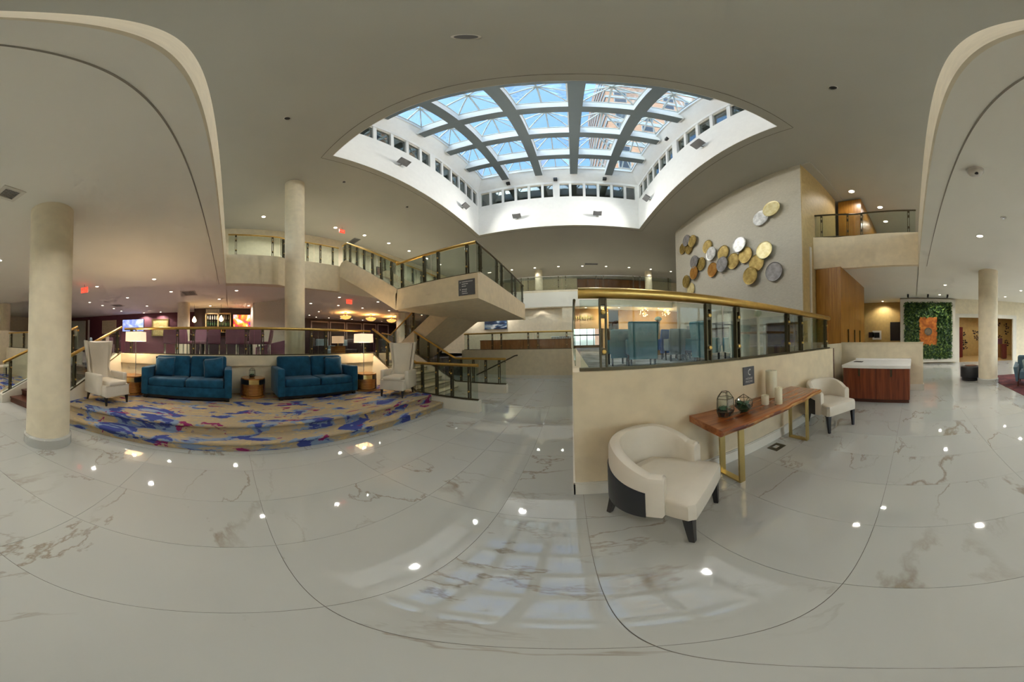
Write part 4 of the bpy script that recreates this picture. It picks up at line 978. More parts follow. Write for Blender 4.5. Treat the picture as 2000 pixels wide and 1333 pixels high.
gw = thing('green_wall', 'white framed panel of dense green foliage with a rusty centre plate', 'green wall', (11.84,-0.82,0.08))
obj('frame', M().box(0.0,0.26,-1.515,-1.28,0.0,3.49).box(0.0,0.26,1.28,1.515,0.0,3.49).box(0.0,0.26,-1.28,1.28,0.0,0.21).box(0.0,0.26,-1.28,1.28,3.27,3.49), TRIM, gw)
obj('backing', M().box(0.06,0.26,-1.28,1.28,0.21,3.27), SUCCD, gw)
m = M(); rnd = random.Random(21)
for k in range(6000):
    y, z = rnd.uniform(-1.31,1.31), rnd.uniform(0.19,3.30)
    if -0.46 < y < 0.46 and 0.98 < z < 2.43: continue
    x = rnd.uniform(-0.10,0.06); s = rnd.uniform(0.045,0.10)
    n = Vector((-1,rnd.uniform(-0.9,0.9),rnd.uniform(-0.3,1.1))).normalized(); d = n.cross(Vector((rnd.uniform(-1,1),rnd.uniform(-1,1),rnd.uniform(-1,1)))).normalized(); e2 = n.cross(d); c = Vector((x,y,z))
    m.add([c-d*s, c+e2*s*0.36+n*s*0.1, c+d*s, c-e2*s*0.36+n*s*0.1], [(0,1,2,3)], True)
lv = obj('leaves', m, LEAFM, gw); lv['kind'] = 'stuff'
rp = obj('rust_plate', M().box(-0.05,0.02,-0.49,0.49,0.92,2.47), RUST, gw)
obj('emblem', M().loft([[(xx,0.0+r_*math.cos(2*PI*k/28),1.687+r_*math.sin(2*PI*k/28)) for k in range(28)] for xx, r_ in ((-0.05,0.21),(-0.10,0.21),(-0.105,0.18),(-0.085,0.165),(-0.085,0.0))]), mat('pewter', (0.30,0.28,0.24), 0.25, 0.9), rp)
rnd = random.Random(3); lm = M()
for k in range(9):
    z = 1.05+k*0.06 if k < 5 else 2.0+(k-5)*0.09; y = -0.3
    while y < 0.3: l = rnd.uniform(0.04,0.14); lm.box(-0.056,-0.05,y,y+l,z,z+0.012); y += l+0.04
obj('cast_lettering', lm, RUST, rp)
for k, yy in enumerate((0.25,-0.75,-1.75)):
    t = thing('track_spotlight', ('left','middle','right')[k]+' ceiling spotlight aimed at the green wall', 'spotlight', (10.9,yy,ZL))
    obj('mount', M().cyl((0,0),0.05,-0.03,0.0,16), BLACKP, t); obj('head', M().tube([(0.0,0,-0.06),(0.14,0,-0.12)],0.045,14), BLACKP, t)
    s_ = spot(t, -0.12, 170, (1,0.85,0.5), 62, (0.12,0), 0.03, 0.5); s_.rotation_euler = (0, math.radians(-38), 0)
for k, (y, z, s_, mt_) in enumerate(((2.6,1.62,0.17,PLUMD),(2.25,1.60,0.28,TRIM))):
    t = thing('framed_picture', ('small dark framed picture in the gold recess','white framed picture in the gold recess')[k], 'picture', (13.38,y,z))
    obj('frame', M().box(-0.03,0.0,-s_,s_,-s_,s_), mt_, t); obj('print', M().box(-0.035,-0.03,-s_*0.6,s_*0.6,-s_*0.6,s_*0.6), BLACK, t)
t = thing('wall_screen', 'dark wall screen next to the green wall frame', 'screen', (13.38,1.05,1.85)); obj('bezel', M().box(-0.05,0.0,-0.36,0.36,-0.6,0.55), BLACKP, t); obj('display', M().box(-0.055,-0.05,-0.33,0.33,-0.57,0.52), BLACK, t)
ot = thing('ottoman', 'round black ottoman peeking out behind the right column', 'ottoman', (7.21,-1.96,0))
obj('seat', M().lathe((0,0,0),[(0.33,0.10),(0.36,0.12),(0.36,0.42),(0.33,0.47),(0.22,0.485),(0.0,0.49)],36), BLACKVINYL, ot); obj('plinth', M().cyl((0,0),0.32,0.0,0.10,32), BLACK, ot); obj('tray_top', M().cyl((0,0),0.2,0.485,0.50,28), WOODDARK, ot)
tag(obj('area_rug', M().box(4.6,7.6,-5.8,-2.62,0.0,0.012), REDRUG), 'dark red patterned rug at the right edge', 'rug')
ac = thing('armchair', 'dusty blue armchair cut off by the right edge', 'armchair', (5.72,-3.42,0.012), math.atan2(0.55,-0.83))
obj('seat', M().rbox(-0.30,0.36,-0.30,0.30,0.22,0.46,0.04), ARMB, ac); obj('back', M().rbox(-0.46,-0.26,-0.42,0.42,0.16,0.88,0.06), ARMB, ac)
for s in (-1,1):
    obj('arm', M().loft([[(-0.42,s*0.36,0.15),(0.34,s*0.34,0.15),(0.34,s*0.40,0.15),(-0.42,s*0.42,0.15)],[(-0.42,s*0.36,0.62),(0.36,s*0.36,0.58),(0.36,s*0.48,0.58),(-0.42,s*0.50,0.66)]], False), ARMB, ac)
    for x in (-0.38,0.30): obj('leg', M().cyl((x,s*0.34),0.02,0,0.17,10,0.03), WOODDARK, ac)
pw = pillow((5.62,-3.30,0.66),(0.2,-0.3,2.5),'pale teal cushion on the armchair at the right edge', 0.18); pw.data.materials.clear(); pw.data.materials.append(mat('pale_teal_fabric',(0.28,0.36,0.36),0.8)); pw['group'] = 'armchair cushions'

# ------------------------------------------------------------------ bar and lounge on the terrace
struct('wall_bar', M().box(-13.95,-13.75,-12.5,-2.1,ZT,ZL), PURPLE, 'plum wall with pictures at the back of the bar')
struct('wall_bar_recess', M().box(-13.0,-12.45,-2.1,1.15,ZT,ZL), PLUMD, 'dark plum recess holding the back bar')
struct('wall_bar_block', M().prism([(-12.45,1.12),(-10.75,1.12),(-9.6,2.55),(-9.6,3.2),(-12.45,3.2)],ZT,ZL), SILK, 'cream block wall at the right of the back bar')
struct('wall_lounge', M().box(-16.1,-15.9,3.2,17.5,ZT,ZL), PLUMD, 'dark lounge wall behind the chandeliers')
def framed(px0, py0, px1, py1, X, label, frame, inner, cat='picture', name='framed_picture', bw=0.07):
    a, b = on_x(px0,py0,X), on_x(px1,py1,X)
    t = thing(name, label, cat, (X, (a.y+b.y)/2, (a.z+b.z)/2)); hy, hz = abs(b.y-a.y)/2, abs(a.z-b.z)/2
    obj('frame', M().box(-0.02,0.04,-hy,-hy+bw,-hz,hz).box(-0.02,0.04,hy-bw,hy,-hz,hz).box(-0.02,0.04,-hy+bw,hy-bw,-hz,-hz+bw).box(-0.02,0.04,-hy+bw,hy-bw,hz-bw,hz), frame, t)
    obj('print', M().box(-0.02,0.015,-hy+bw,hy-bw,-hz+bw,hz-bw), inner, t); return t
PRINT1 = ramped('pale_print', [(0.35,(0.50,0.42,0.25)),(0.6,(0.62,0.52,0.33)),(0.75,(0.35,0.24,0.15))], 5, (1,0.6,3), 0.6)
PRINT2 = ramped('gold_relief', [(0.35,(0.42,0.30,0.10)),(0.65,(0.62,0.48,0.20))], 9, rough=0.5)
framed(200,627,227,652,-13.73,'pale framed print at the left of the plum wall', mat('pale_gold_frame',(0.66,0.55,0.34),0.5), PRINT1)
framed(297,624,329,657,-13.73,'square gold relief picture right of the blue screen', GOLDLEG, PRINT2)
tv = thing('television', 'wall screen glowing pale blue on the plum wall', 'television', tuple(on_x(260,636,-13.72)))
obj('bezel', M().box(-0.02,0.05,-0.84,0.84,-0.44,0.44), BLACKP, tv)
obj('display', M().box(0.05,0.055,-0.81,0.81,-0.41,0.41), ramped('screen_blue',[(0.3,(0.10,0.14,0.45)),(0.55,(0.28,0.35,0.75)),(0.7,(0.6,0.65,0.9))],3,rough=0.3,emit=0.55), tv)
tv = thing('television', 'wall screen showing a fiery red picture over the bar', 'television', tuple(on_x(474,627,-12.40)))
obj('bezel', M().box(-0.02,0.05,-0.56,0.56,-0.36,0.36), BLACKP, tv)
obj('display', M().box(0.05,0.055,-0.54,0.54,-0.34,0.34), ramped('screen_red',[(0.32,(0.06,0.02,0.12)),(0.45,(0.55,0.03,0.02)),(0.55,(0.95,0.25,0.02)),(0.68,(0.9,0.4,0.6))],2.6,rough=0.3,emit=0.9), tv)
# back bar shelf with bottles
a, b = on_x(402,613,-12.42), on_x(451,641,-12.42); hy, hz = abs(b.y-a.y)/2, 0.55
cy, cz = (a.y+b.y)/2, a.z-hz
bs = thing('back_bar_shelf', 'gold framed shelf of bottles behind the bar', 'shelf', (-12.44,cy,cz-hz))
obj('frame', M().box(0,0.3,-hy,-hy+0.06,0,2*hz).box(0,0.3,hy-0.06,hy,0,2*hz).box(0,0.3,-0.03,0.03,0,2*hz).box(0,0.3,-hy,hy,2*hz-0.06,2*hz).box(0,0.3,-hy,hy,0,0.03), mat('gold_shelf_frame',(0.48,0.36,0.18),0.5), bs)
for k in (1,2): obj('shelf', M().box(0.01,0.28,-hy+0.06,hy-0.06,k*0.36-0.01,k*0.36+0.01), GLASSC, bs)
obj('back_panel', M().box(0,0.01,-hy,hy,0,2*hz), BLACK, bs)
BOT = [mesh_of(M().lathe((0,0,0),[(0.034,0),(0.036,0.02),(0.036,0.16),(0.013,0.21),(0.013,0.27),(0.015,0.275),(0.0,0.28)],10),'bottle',mt_) for mt_ in (mat('amber_bottle',(0.30,0.12,0.02),0.15),mat('green_bottle',(0.05,0.12,0.05),0.15),mat('clear_bottle',(0.45,0.42,0.36),0.1))]
CAP = mesh_of(M().cyl((0,0),0.015,0.27,0.292,8),'cap',GOLDLEG)
for k in range(3):
    for q in range(10):
        yy = -hy+0.14+q*(2*hy-0.28)/9
        if abs(yy) < 0.06: continue
        bo = inst('bottle', BOT[(k*7+q*3) % 3], None, (-12.28, cy+yy, cz-hz+(0.03 if k == 0 else k*0.36+0.01)))
        tag(bo, ('amber','green','clear')[(k*7+q*3) % 3]+' spirits bottle on the '+('lowest','middle','highest')[k]+' back bar shelf, '+('left' if yy < 0 else 'right')+' bay', 'bottle', 'bottles on the back bar shelf'); inst('cap', CAP, bo)
p = on_x(416,608,-12.42); vt = thing('air_grille', 'white air grille above the bottle shelf', 'vent', tuple(p)); obj('frame', M().box(-0.03,0.03,-0.42,0.42,-0.13,0.13), GREYP, vt)
for k in range(9): obj('slat', M().box(0.03,0.04,-0.38+k*0.085,-0.35+k*0.085,-0.10,0.10), TRIM, vt)
def pendant(px, py, X, label):
    p = on_x(px,py,X); t = thing('pendant_lamp', label, 'lamp', tuple(p), 0, 'drop pendants over the bar')
    obj('cord', M().cyl((0,0),0.006,0.2,ZL-p.z,6), BLACKP, t); obj('bulb_glass', M().lathe((0,0,-0.12),[(0.02,0),(0.10,0.06),(0.11,0.13),(0.05,0.25),(0.02,0.32)],14), BULB, t)
pendant(379.5,626,-11.2,'drop pendant lamp glowing against the dark bar, by the column'); pendant(432,624,-11.2,'drop pendant lamp glowing before the bottle shelf')
# bar stools with plum backs
def make_stool():
    t = thing('bar_stool', '', 'bar stool', (0,0,0), 0, 'plum bar stools behind the terrace glass')
    obj('seat', M().rbox(-0.21,0.21,-0.22,0.22,0.66,0.76,0.03), PLUMF, t)
    obj('back', M().loft([[(0.17,-0.21,0.70),(0.17,0.21,0.70),(0.22,0.21,0.70),(0.22,-0.21,0.70)],[(0.22,-0.22,0.95),(0.22,0.22,0.95),(0.275,0.22,0.95),(0.275,-0.22,0.95)],[(0.25,-0.20,1.15),(0.25,0.20,1.15),(0.30,0.20,1.15),(0.30,-0.20,1.15)]], False), PLUMF, t)
    for x in (-0.18,0.18):
        for y in (-0.18,0.18): obj('leg', M().box(x-0.014,x+0.014,y-0.014,y+0.014,0.0,0.67), CHROME, t)
    obj('footrest', M().box(-0.18,0.18,-0.194,-0.166,0.22,0.245).box(-0.18,0.18,0.166,0.194,0.22,0.245).box(-0.194,-0.166,-0.18,0.18,0.22,0.245), CHROME, t)
    return t
s0 = make_stool(); words = ['first','second','third','fourth','fifth','sixth','seventh','eighth']
for k, px in enumerate((333,362,386,418,454,472,496,516)):
    p = on_x(px, 660, -6.95 if k % 2 == 0 else -7.5)
    lb = words[k]+' plum bar stool from the left behind the terrace glass'
    if k == 0: s0.location = (p.x,p.y,ZT); s0['label'] = lb; s0.rotation_euler = (0,0,0.2)
    else: dup(s0, (p.x,p.y,ZT), (0.2,-0.3,2.8,0.1,0.0,-0.1,0.15,1.2)[k], lb)
cn = thing('bar_counter', 'dark bar counter below the bottle shelf', 'counter', (-11.2,-0.4,ZT)); obj('front', M().box(-0.3,0.25,-1.6,1.4,0,1.05), PLUMD, cn); obj('top', M().box(-0.35,0.33,-1.65,1.43,1.05,1.10), WOODDARK, cn)
for k, (x, y) in enumerate(((-7.4,-1.0),(-7.5,0.75))):
    t = thing('bar_table', ('dark high table between the left plum stools','dark high table between the right plum stools')[k], 'table', (x-0.45,y,ZT)); obj('top', M().rbox(-0.3,0.3,-0.45,0.45,1.0,1.04,0.01), WOODDARK, t); obj('pillar', M().cyl((0,0),0.05,0.02,1.0,14), BLACK, t); obj('foot', M().cyl((0,0),0.25,0,0.02,24), BLACK, t)
bo = thing('booth', 'plum booth back sloping behind the tall column', 'booth', (-8.6,1.75,ZT)); obj('back', M().prism([(-0.75,0.0),(0.5,0.0),(0.5,0.85),(0.0,0.74),(-0.75,0.55)],-0.06,0.06,'x'), PLUMF, bo); obj('seat', M().rbox(-0.6,-0.06,-0.7,0.5,0.0,0.45,0.03), PLUMF, bo)
# left part of the bar floor: glass cased display and lounge seats
ds = thing('display_case', 'dark wooden display case left of the plum wall', 'cabinet', (-12.6,-10.8,ZT), 0.3)
obj('frame', M().box(0,0.05,-0.9,-0.8,0,2.45).box(0,0.05,0.75,0.9,0,2.45).box(0,0.05,-0.9,0.9,2.35,2.45).box(0,0.05,-0.9,0.9,0,0.2), WOODDARK, ds); obj('back', M().box(-0.4,-0.35,-0.9,0.9,0,2.45), TRIM, ds); obj('pane', M().box(0.02,0.03,-0.8,0.75,0.2,2.35), GLASSC, ds)
# lounge at the right of the column: framed panels, lounge chairs, chandeliers
for k in range(5):
    pa, pb = (606,643,675,708,736,760)[k], (606,643,675,708,736,760)[k+1]
    framed(pa+1,627+k*1.6,pb-1,690,-15.86,words[k]+' pale framed dark panel from the left on the lounge wall', mat('silver_frame_%d' % k,(0.45,0.36,0.34),0.5), PLUMD, 'panel', 'wall_panel', 0.09)
def chandelier(loc, label, s=1.0, w_=26):
    t = thing('chandelier', label, 'chandelier', loc, 0, 'amber ceiling chandeliers in the lounge')
    obj('canopy', M().cyl((0,0),0.10*s,-0.04,0.0,20), BRASS, t); obj('stem', M().cyl((0,0),0.012,-0.22,-0.03,8), BRASS, t)
    obj('bowl', M().lathe((0,0,-0.46),[(0.02,0),(0.22*s,0.05),(0.34*s,0.14),(0.37*s,0.22),(0.35*s,0.22),(0.20*s,0.08),(0.0,0.05)],28), emis('amber_glass_'+label[:6],(1.0,0.42,0.10),0.7,(0.6,0.3,0.1)), t)
    for k in range(5):
        a = 2*PI*k/5; obj('candle_bulb', M().lathe((0.17*s*math.cos(a),0.17*s*math.sin(a),-0.30),[(0.012,0),(0.03,0.04),(0.02,0.09),(0.0,0.11)],8), BULB, t)
    point(t, (0,0,-0.17), w_, (1,0.50,0.16), 0.08)
    return t
for k, (x, y) in enumerate(((-12.1,7.1),(-12.05,9.1),(-12.0,11.0))): chandelier((x,y,ZL), ('nearest','middle','farthest')[k]+' amber chandelier on the lounge ceiling left of the stair')
def lounge_chair(loc, rz, label, mt_):
    t = thing('lounge_chair', label, 'armchair', loc, rz, 'lounge chairs behind the terrace railing')
    obj('seat', M().rbox(-0.3,0.3,-0.3,0.3,0.2,0.45,0.05), mt_, t); obj('back', M().rbox(-0.38,-0.24,-0.34,0.34,0.25,0.95,0.05), mt_, t)
    for s in (-1,1): obj('arm', M().rbox(-0.3,0.3,s*0.36-0.05,s*0.36+0.05,0.2,0.62,0.03), mt_, t)
    for x in (-0.26,0.26):
        for y in (-0.28,0.28): obj('leg', M().cyl((x,y),0.015,0,0.22,8,0.025), BLACK, t)
for k, (x, y, rz, mt_) in enumerate(((-8.3,3.6,1.0,PLUMD),(-9.4,4.4,0.2,SLATEF),(-8.9,5.6,-0.8,PLUMD),(-10.6,6.6,0.3,SLATEF),(-9.2,7.8,2.6,PLUMD),(-8.6,-5.6,0.4,PLUMF),(-9.6,-6.8,2.2,SLATEF))):
    lounge_chair((x,y,ZT), rz, ('dark','slate','black plum','tall slate','far dark','plum','grey')[k]+' lounge chair, '+('just right of the tall column','behind the right lamp shade','left of the rear flight','at the back of the lounge','near the rear flight railing','above the left wing chair','farther above the left wing chair')[k], mt_)
lc = thing('lounge_lamp', 'dim lamp with a tan shade in the lounge beyond the glass', 'lamp', tuple(on_x(660,690,-8.2)[:2])+(ZT,)); obj('shade', M().cyl((0,0),0.26,0.72,1.02,28), emis('tan_shade',(1,0.6,0.35),0.25,(0.5,0.3,0.2)), lc); obj('body', M().box(-0.2,0.2,-0.25,0.25,0.0,0.6), WOODTABLE, lc); obj('stem', M().cyl((0,0),0.02,0.6,0.74,10), BRASS, lc)
# far left lounge
struct('wall_lounge_left', M().box(-9.5,-4.4,-9.3,-9.15,0,2.06), GREYBEIGE, 'brown beige half wall at the far left')
struct('window_5', M().box(-6.2,-2.2,-15.12,-15.1,0.4,3.2), GLASSC, 'bright window behind the sheer curtain at the far left')
cm = M(); rings = []
for k in range(120):
    x = -6.6+5.0*k/119; y = -14.75+0.05*math.sin(k*0.9)+0.02*math.sin(k*2.3); rings.append([(x,y,0.015),(x,y,3.6)])
cm.loft(rings, True, cap=False, closed=False); tag(obj('curtain', cm, CURTAIN), 'pale sheer curtain glowing behind the left column', 'curtain')
bn = thing('bench', 'white bench with dark legs at the far left edge', 'bench', (-4.6,-8.0,0.01), 0.2); obj('seat', M().rbox(-0.5,0.5,-0.22,0.22,0.42,0.5,0.02), LEATHER, bn)
for x in (-0.4,0.4):
    for y in (-0.16,0.16): obj('leg', M().box(x-0.02,x+0.02,y-0.02,y+0.02,0,0.42), BLACK, bn)

# ------------------------------------------------------------------ dining room
struct('wall_dining_far_left', M().box(-9.0,-0.55,13.2,13.35,ZT,ZL), CREAM, 'cream wall carrying the dark blue painting')
struct('wall_dining_pier', M().box(-0.55,0.1,12.9,13.35,ZT,ZL), CREAM, 'pale wall pier beside the gold lettered panel')
wt = thing('wood_sideboard', 'long walnut sideboard wall beyond the far railing', 'sideboard', (-2.6,11.6,ZT))
for k in range(6): obj('panel', M().box(-2.6+k*0.86+0.005,-2.6+(k+1)*0.86-0.005,-0.02,0.0,0.0,0.80), WOODPANEL, wt)
obj('body', M().box(-2.6,2.56,0.0,0.5,0.0,0.78), WOODPANEL, wt); obj('top', M().box(-2.62,2.58,-0.03,0.52,0.80,0.83), WOODDARK, wt)
for k, x in enumerate((-0.6,0.9)): obj('knob', M().tube([(x,-0.02,0.5),(x,-0.05,0.5)],[0.012,0.02],8), CHROME, wt)
struct('wall_gold_panel', M().box(0.1,2.4,13.9,14.05,2.35,ZL), TAN, 'tan wall band with small gold letters')
gl = thing('gold_lettering', 'row of small gold letters on the tan wall band', 'sign', (-0.1,13.85,3.1))
rnd = random.Random(9)
for k in range(9): obj('letter', M().box(0.25+k*0.14,0.33+k*0.14,-0.03,0.0,-0.12,0.04+0.1*rnd.random()), BRASS, gl)
pt = thing('painting', 'dark blue and white abstract painting above the far railing', 'painting', (-4.80,13.18,2.767))
obj('canvas', M().box(-0.76,0.76,-0.05,0.0,-0.32,0.32), ramped('wave_painting',[(0.38,(0.01,0.015,0.04)),(0.50,(0.03,0.07,0.16)),(0.56,(0.25,0.36,0.45)),(0.63,(0.75,0.78,0.80))],1.6,(0.7,1,2.6),0.5), pt); obj('stretcher', M().box(-0.74,0.74,0.0,0.012,-0.30,0.30), BLACK, pt)
struct('wall_dining_far', M().box(3.2,7.8,14.5,14.65,ZT,ZL).box(2.1,2.4,14.5,14.65,ZT,ZL), TAN, 'tan panelled wall at the back of the dining room')
struct('window_6', M().box(-0.6,3.2,23.68,23.72,1.15,3.0), GLASSC, 'bright window at the far end of the dining room')
wf = M()
for k in range(6): wf.box(-0.6+k*0.74,-0.54+k*0.74,23.6,23.7,1.15,3.0)
wf.box(-0.6,3.2,23.6,23.7,2.18,2.32)
struct('trim_8', wf, GREYP, 'grey window bars at the far end of the dining room')
cu = thing('curtain', 'grey white curtain bundle beyond the far railing', 'curtain', (-0.8,12.3,ZT)); rings = []
for k in range(40): x = -0.35+1.1*k/39; rings.append([(x,0.03*math.sin(k*1.3),0.0),(x,0.03*math.sin(k*1.3),0.95)])
obj('cloth', M().loft(rings, True, cap=False, closed=False), mat('grey_curtain',(0.50,0.50,0.48),0.9), cu); obj('rod', M().tube([(-0.4,0,0.97),(0.8,0,0.97)],0.012,8), CHROME, cu)
mu = thing('wall_mural', 'long grey blue seascape mural low on the disc wall', 'mural', (5.24,6.0,1.26))
obj('print', M().box(-0.035,0.0,-2.9,2.9,0.0,0.62), MURAL, mu); obj('dark_ledge', M().box(-0.07,0.0,-2.92,2.92,0.62,0.68), BLACKP, mu); obj('grey_panel', M().box(-0.035,0.0,-2.9,2.9,0.68,0.89), MURALG, mu)
lb = thing('low_counter', 'low grey green counter under the mural', 'counter', (4.75,3.75,ZT)); obj('front', M().box(-0.25,0.42,-0.6,0.6,0.0,0.38), mat('grey_green_laminate',(0.15,0.15,0.12),0.5), lb); obj('top', M().box(-0.27,0.44,-0.62,0.62,0.38,0.41), mat('slate_top',(0.22,0.25,0.29),0.3), lb)
ps = thing('stanchion', 'slim white post with a pale green ball lamp in the dining room', 'post lamp', tuple(on_y(1482,690,2.35)[:2])+(ZT,))
obj('pole', M().cyl((0,0),0.022,0.02,0.98,14), WHITEP, ps); obj('foot', M().cyl((0,0),0.14,0,0.02,24), CHROME, ps); obj('ball', M().lathe((0,0,0.98),[(0.02,0),(0.06,0.03),(0.065,0.07),(0.04,0.11),(0.0,0.125)],18), mat('pale_green_glass',(0.45,0.55,0.38),0.2), ps)
def make_dchair(name, label, mt_, loc, rz, w_=0.26, hb=1.02):
    t = thing(name, label, 'chair', loc, rz, 'blue upholstered dining chairs')
    obj('seat', M().rbox(-0.25,0.26,-w_,w_,0.30,0.50,0.04), mt_, t)
    obj('back', M().loft([[(-0.30,-w_,0.20),(-0.30,w_,0.20),(-0.19,w_*0.9,0.20),(-0.19,-w_*0.9,0.20)],[(-0.31,-w_*1.04,0.6),(-0.31,w_*1.04,0.6),(-0.20,w_*0.94,0.6),(-0.20,-w_*0.94,0.6)],[(-0.36,-w_*1.08,hb-0.03),(-0.36,w_*1.08,hb-0.03),(-0.27,w_,hb-0.03),(-0.27,-w_,hb-0.03)],[(-0.35,-w_,hb),(-0.35,w_,hb),(-0.29,w_*0.95,hb),(-0.29,-w_*0.95,hb)]], False), mt_, t)
    for s in (-1,1): obj('arm', M().rbox(-0.24,0.16,s*w_-0.03,s*w_+0.03,0.3,0.66,0.025), mt_, t)
    for x in (-0.24,0.2):
        for y in (-w_+0.05,w_-0.05): obj('leg', M().box(x-0.02,x+0.02,y-0.02,y+0.02,0.0,0.32), BLACK, t)
    return t
DC = [(1206,5.6,TEALF,1.6,0.24,0.92,'teal dining chair at the left end of the dining glass'),(1252,5.0,TEALF,1.45,0.33,1.06,'largest teal dining chair, its broad back towards the lobby'),
      (1293,6.8,BLUEF,1.8,0.24,0.98,'bright blue dining chair right of the largest teal chair'),(1316,5.9,SLATEF,1.5,0.24,0.95,'grey blue dining chair, left of a matching pair'),(1333,6.3,SLATEF,1.5,0.20,0.95,'grey blue dining chair, right of a matching pair'),
      (1358,5.5,TEALF,1.9,0.24,0.95,'dark teal dining chair left of the first bronze post pair'),(1382,4.3,TEALF,0.25,0.24,1.05,'tall teal dining chair turned sideways by the first bronze post pair'),
      (1436,3.9,TEALF,1.2,0.24,0.94,'teal dining chair between the bronze post pair'),(1525,4.2,SLATEF,2.4,0.24,0.85,'grey dining chair beside the low counter')]
for px, yy, mt_, rz, w_, hb, lb_ in DC:
    p = on_y(px, 690, yy); make_dchair('dining_chair', lb_, mt_, (p.x,p.y,ZT), rz, w_, hb)
for k, (px, yy) in enumerate(((1225,8.4),(1310,8.9),(1345,7.6),(1495,2.75))):
    p = on_y(px,690,yy); t = thing('dining_table', ('dark dining table behind the largest teal chair','dark dining table behind the bright blue chair','dark dining table by the sideways teal chair','small dark dining table by the white post')[k], 'table', (p.x,p.y,ZT))
    obj('top', M().rbox(-0.45,0.45,-0.4,0.4,0.71,0.75,0.01), WOODDARK, t); obj('pillar', M().cyl((0,0),0.04,0.02,0.71,12), BLACK, t); obj('foot', M().cyl((0,0),0.26,0,0.02,20), BLACK, t)
    pn = thing('glass_cup', ('drinking glass on the table behind the largest teal chair','drinking glass on the table behind the blue chair','drinking glass on the table by the sideways chair','drinking glass on the small table by the white post')[k], 'glass', (p.x,p.y,ZT+0.75)); obj('cup', M().lathe((0,0,0),[(0.025,0),(0.035,0.09),(0.033,0.09),(0.023,0.01),(0.0,0.01)],14), GLASST, pn); obj('napkin', M().loft([[(-0.02,-0.02,0.02),(0.02,-0.02,0.02),(0.02,0.02,0.02),(-0.02,0.02,0.02)],[(-0.03,-0.03,0.13),(0.03,-0.01,0.13),(0.03,0.03,0.14),(-0.01,0.03,0.12)]],False), WHITEP, pn)
def sputnik(px, py, Y, label, s=1.0, w_=14):
    p = on_y(px,py,Y); t = thing('starburst_chandelier', label, 'chandelier', tuple(p), 0, 'gold starburst chandeliers in the dining room')
    obj('rod', M().cyl((0,0),0.01,0.0,ZL-p.z,8), BRASS, t); rnd = random.Random(px); am = M(); bm_ = M()
    for k in range(26):
        d = Vector((rnd.gauss(0,1),rnd.gauss(0,1),rnd.gauss(0,1))).normalized()*0.30*s*rnd.uniform(0.7,1.0); am.tube([(0,0,0),d],0.006,5)
        bm_.obox(d,(1,0,0),(0,1,0),(0,0,1),0.012*s,0.012*s,0.012*s)
    obj('arms', am, BRASS, t); o = obj('bulbs', bm_, BULB, t); o['kind'] = 'stuff'; point(t, (0,0,-0.36*s), w_, (1,0.66,0.30), 0.08)
sputnik(1258,610,13.4,'gold starburst chandelier above the largest teal chair'); sputnik(1300,611,13.6,'gold starburst chandelier next to the disc wall'); sputnik(1180,607,13.3,'gold starburst chandelier near the end of the brass rail')
fb = thing('floor_vase', 'tall pale vase with a white flower head in the dining room', 'vase', tuple(on_y(1287,690,8.6)[:2])+(ZT,)); obj('vase', M().lathe((0,0,0),[(0.10,0),(0.12,0.2),(0.08,0.7),(0.06,1.3),(0.08,1.45)],18), mat('tan_ceramic',(0.40,0.26,0.14),0.3), fb); obj('flowers', M().lathe((0,0,1.45),[(0.05,0),(0.16,0.06),(0.15,0.14),(0.06,0.2),(0.0,0.21)],16), mat('white_blossom',(0.62,0.66,0.46),0.8,var=0.2,scale=30), fb)

# ------------------------------------------------------------------ recessed lamps
ring_me = {}
def ring(r):
    if r not in ring_me:
        ring_me[r] = (mesh_of(M().lathe((0,0,0),[(r,0.0),(r*1.35,-0.002),(r*1.35,-0.008),(r,-0.010)],24,cap=False),'trim_ring',WHITEP), mesh_of(M().cyl((0,0),r,-0.006,-0.003,24),'lens',LENS))
    return ring_me[r]
def downlight(x, y, z, label, group, watts, r=0.062, ang=140):
    t = thing('downlight', label, 'downlight', (x,y,z), 0, group)
    a, b = ring(r); inst('trim_ring', a, t); inst('lens', b, t)
    spot(t, -0.02, watts, ang=ang, r=r)
BARL = [(-6.46,-4.6),(-8.75,-4.53),(-8.25,-2.34),(-8.85,-6.75),(-9.94,-6.69),(-11.1,-6.65),(-12.2,-6.74),(-11.05,-4.5),(-13.4,-5.67),(-13.4,-4.49),(-9.9,-0.53),(-11.6,-1.1),(-11.5,0.95),(-8.3,0.22),(-6.46,-2.4)]
for x, y in BARL: downlight(x,y,ZL,'small recessed downlight glowing in the low ceiling above the bar','bar downlights',DL_LOW*1.4)
for x, y in ((-10.15,3.94),(-12.5,5.38),(-14.2,5.39),(-8.33,4.57),(-10.1,5.48),(-10.13,7.05),(-8.24,6.66),(-9.94,8.91),(-9.9,12.0),(-8.3,10.5)):
    downlight(x,y,ZL,'small recessed downlight in the low ceiling above the lounge left of the stair','lounge downlights',DL_LOW*0.8)
for k in range(9): downlight(-15.0,5.2+k*1.05,ZL,'tiny downlight in the row above the framed lounge panels','panel row downlights',8,0.06)
for x, y in ((8.82,-1.31),(10.98,-1.35),(4.11,-1.3),(10.63,-4.78),(8.84,-4.77),(4.11,-4.77),(6.4,-4.77)):
    downlight(x,y,ZL,'recessed downlight in the low ceiling at the right of the lobby','right lobby downlights',DL_LOW*1.2)
for x, y in ((-0.3,-1.3),(-0.3,-4.77),(-2.6,-4.77),(1.9,-4.77),(-4.4,-4.6),(-0.3,-8.2),(4.1,-7.6),(-4.4,-8.2)):
    downlight(x,y,ZL,'recessed downlight in the low ceiling over the entrance behind the camera','entrance downlights',DL_LOW)
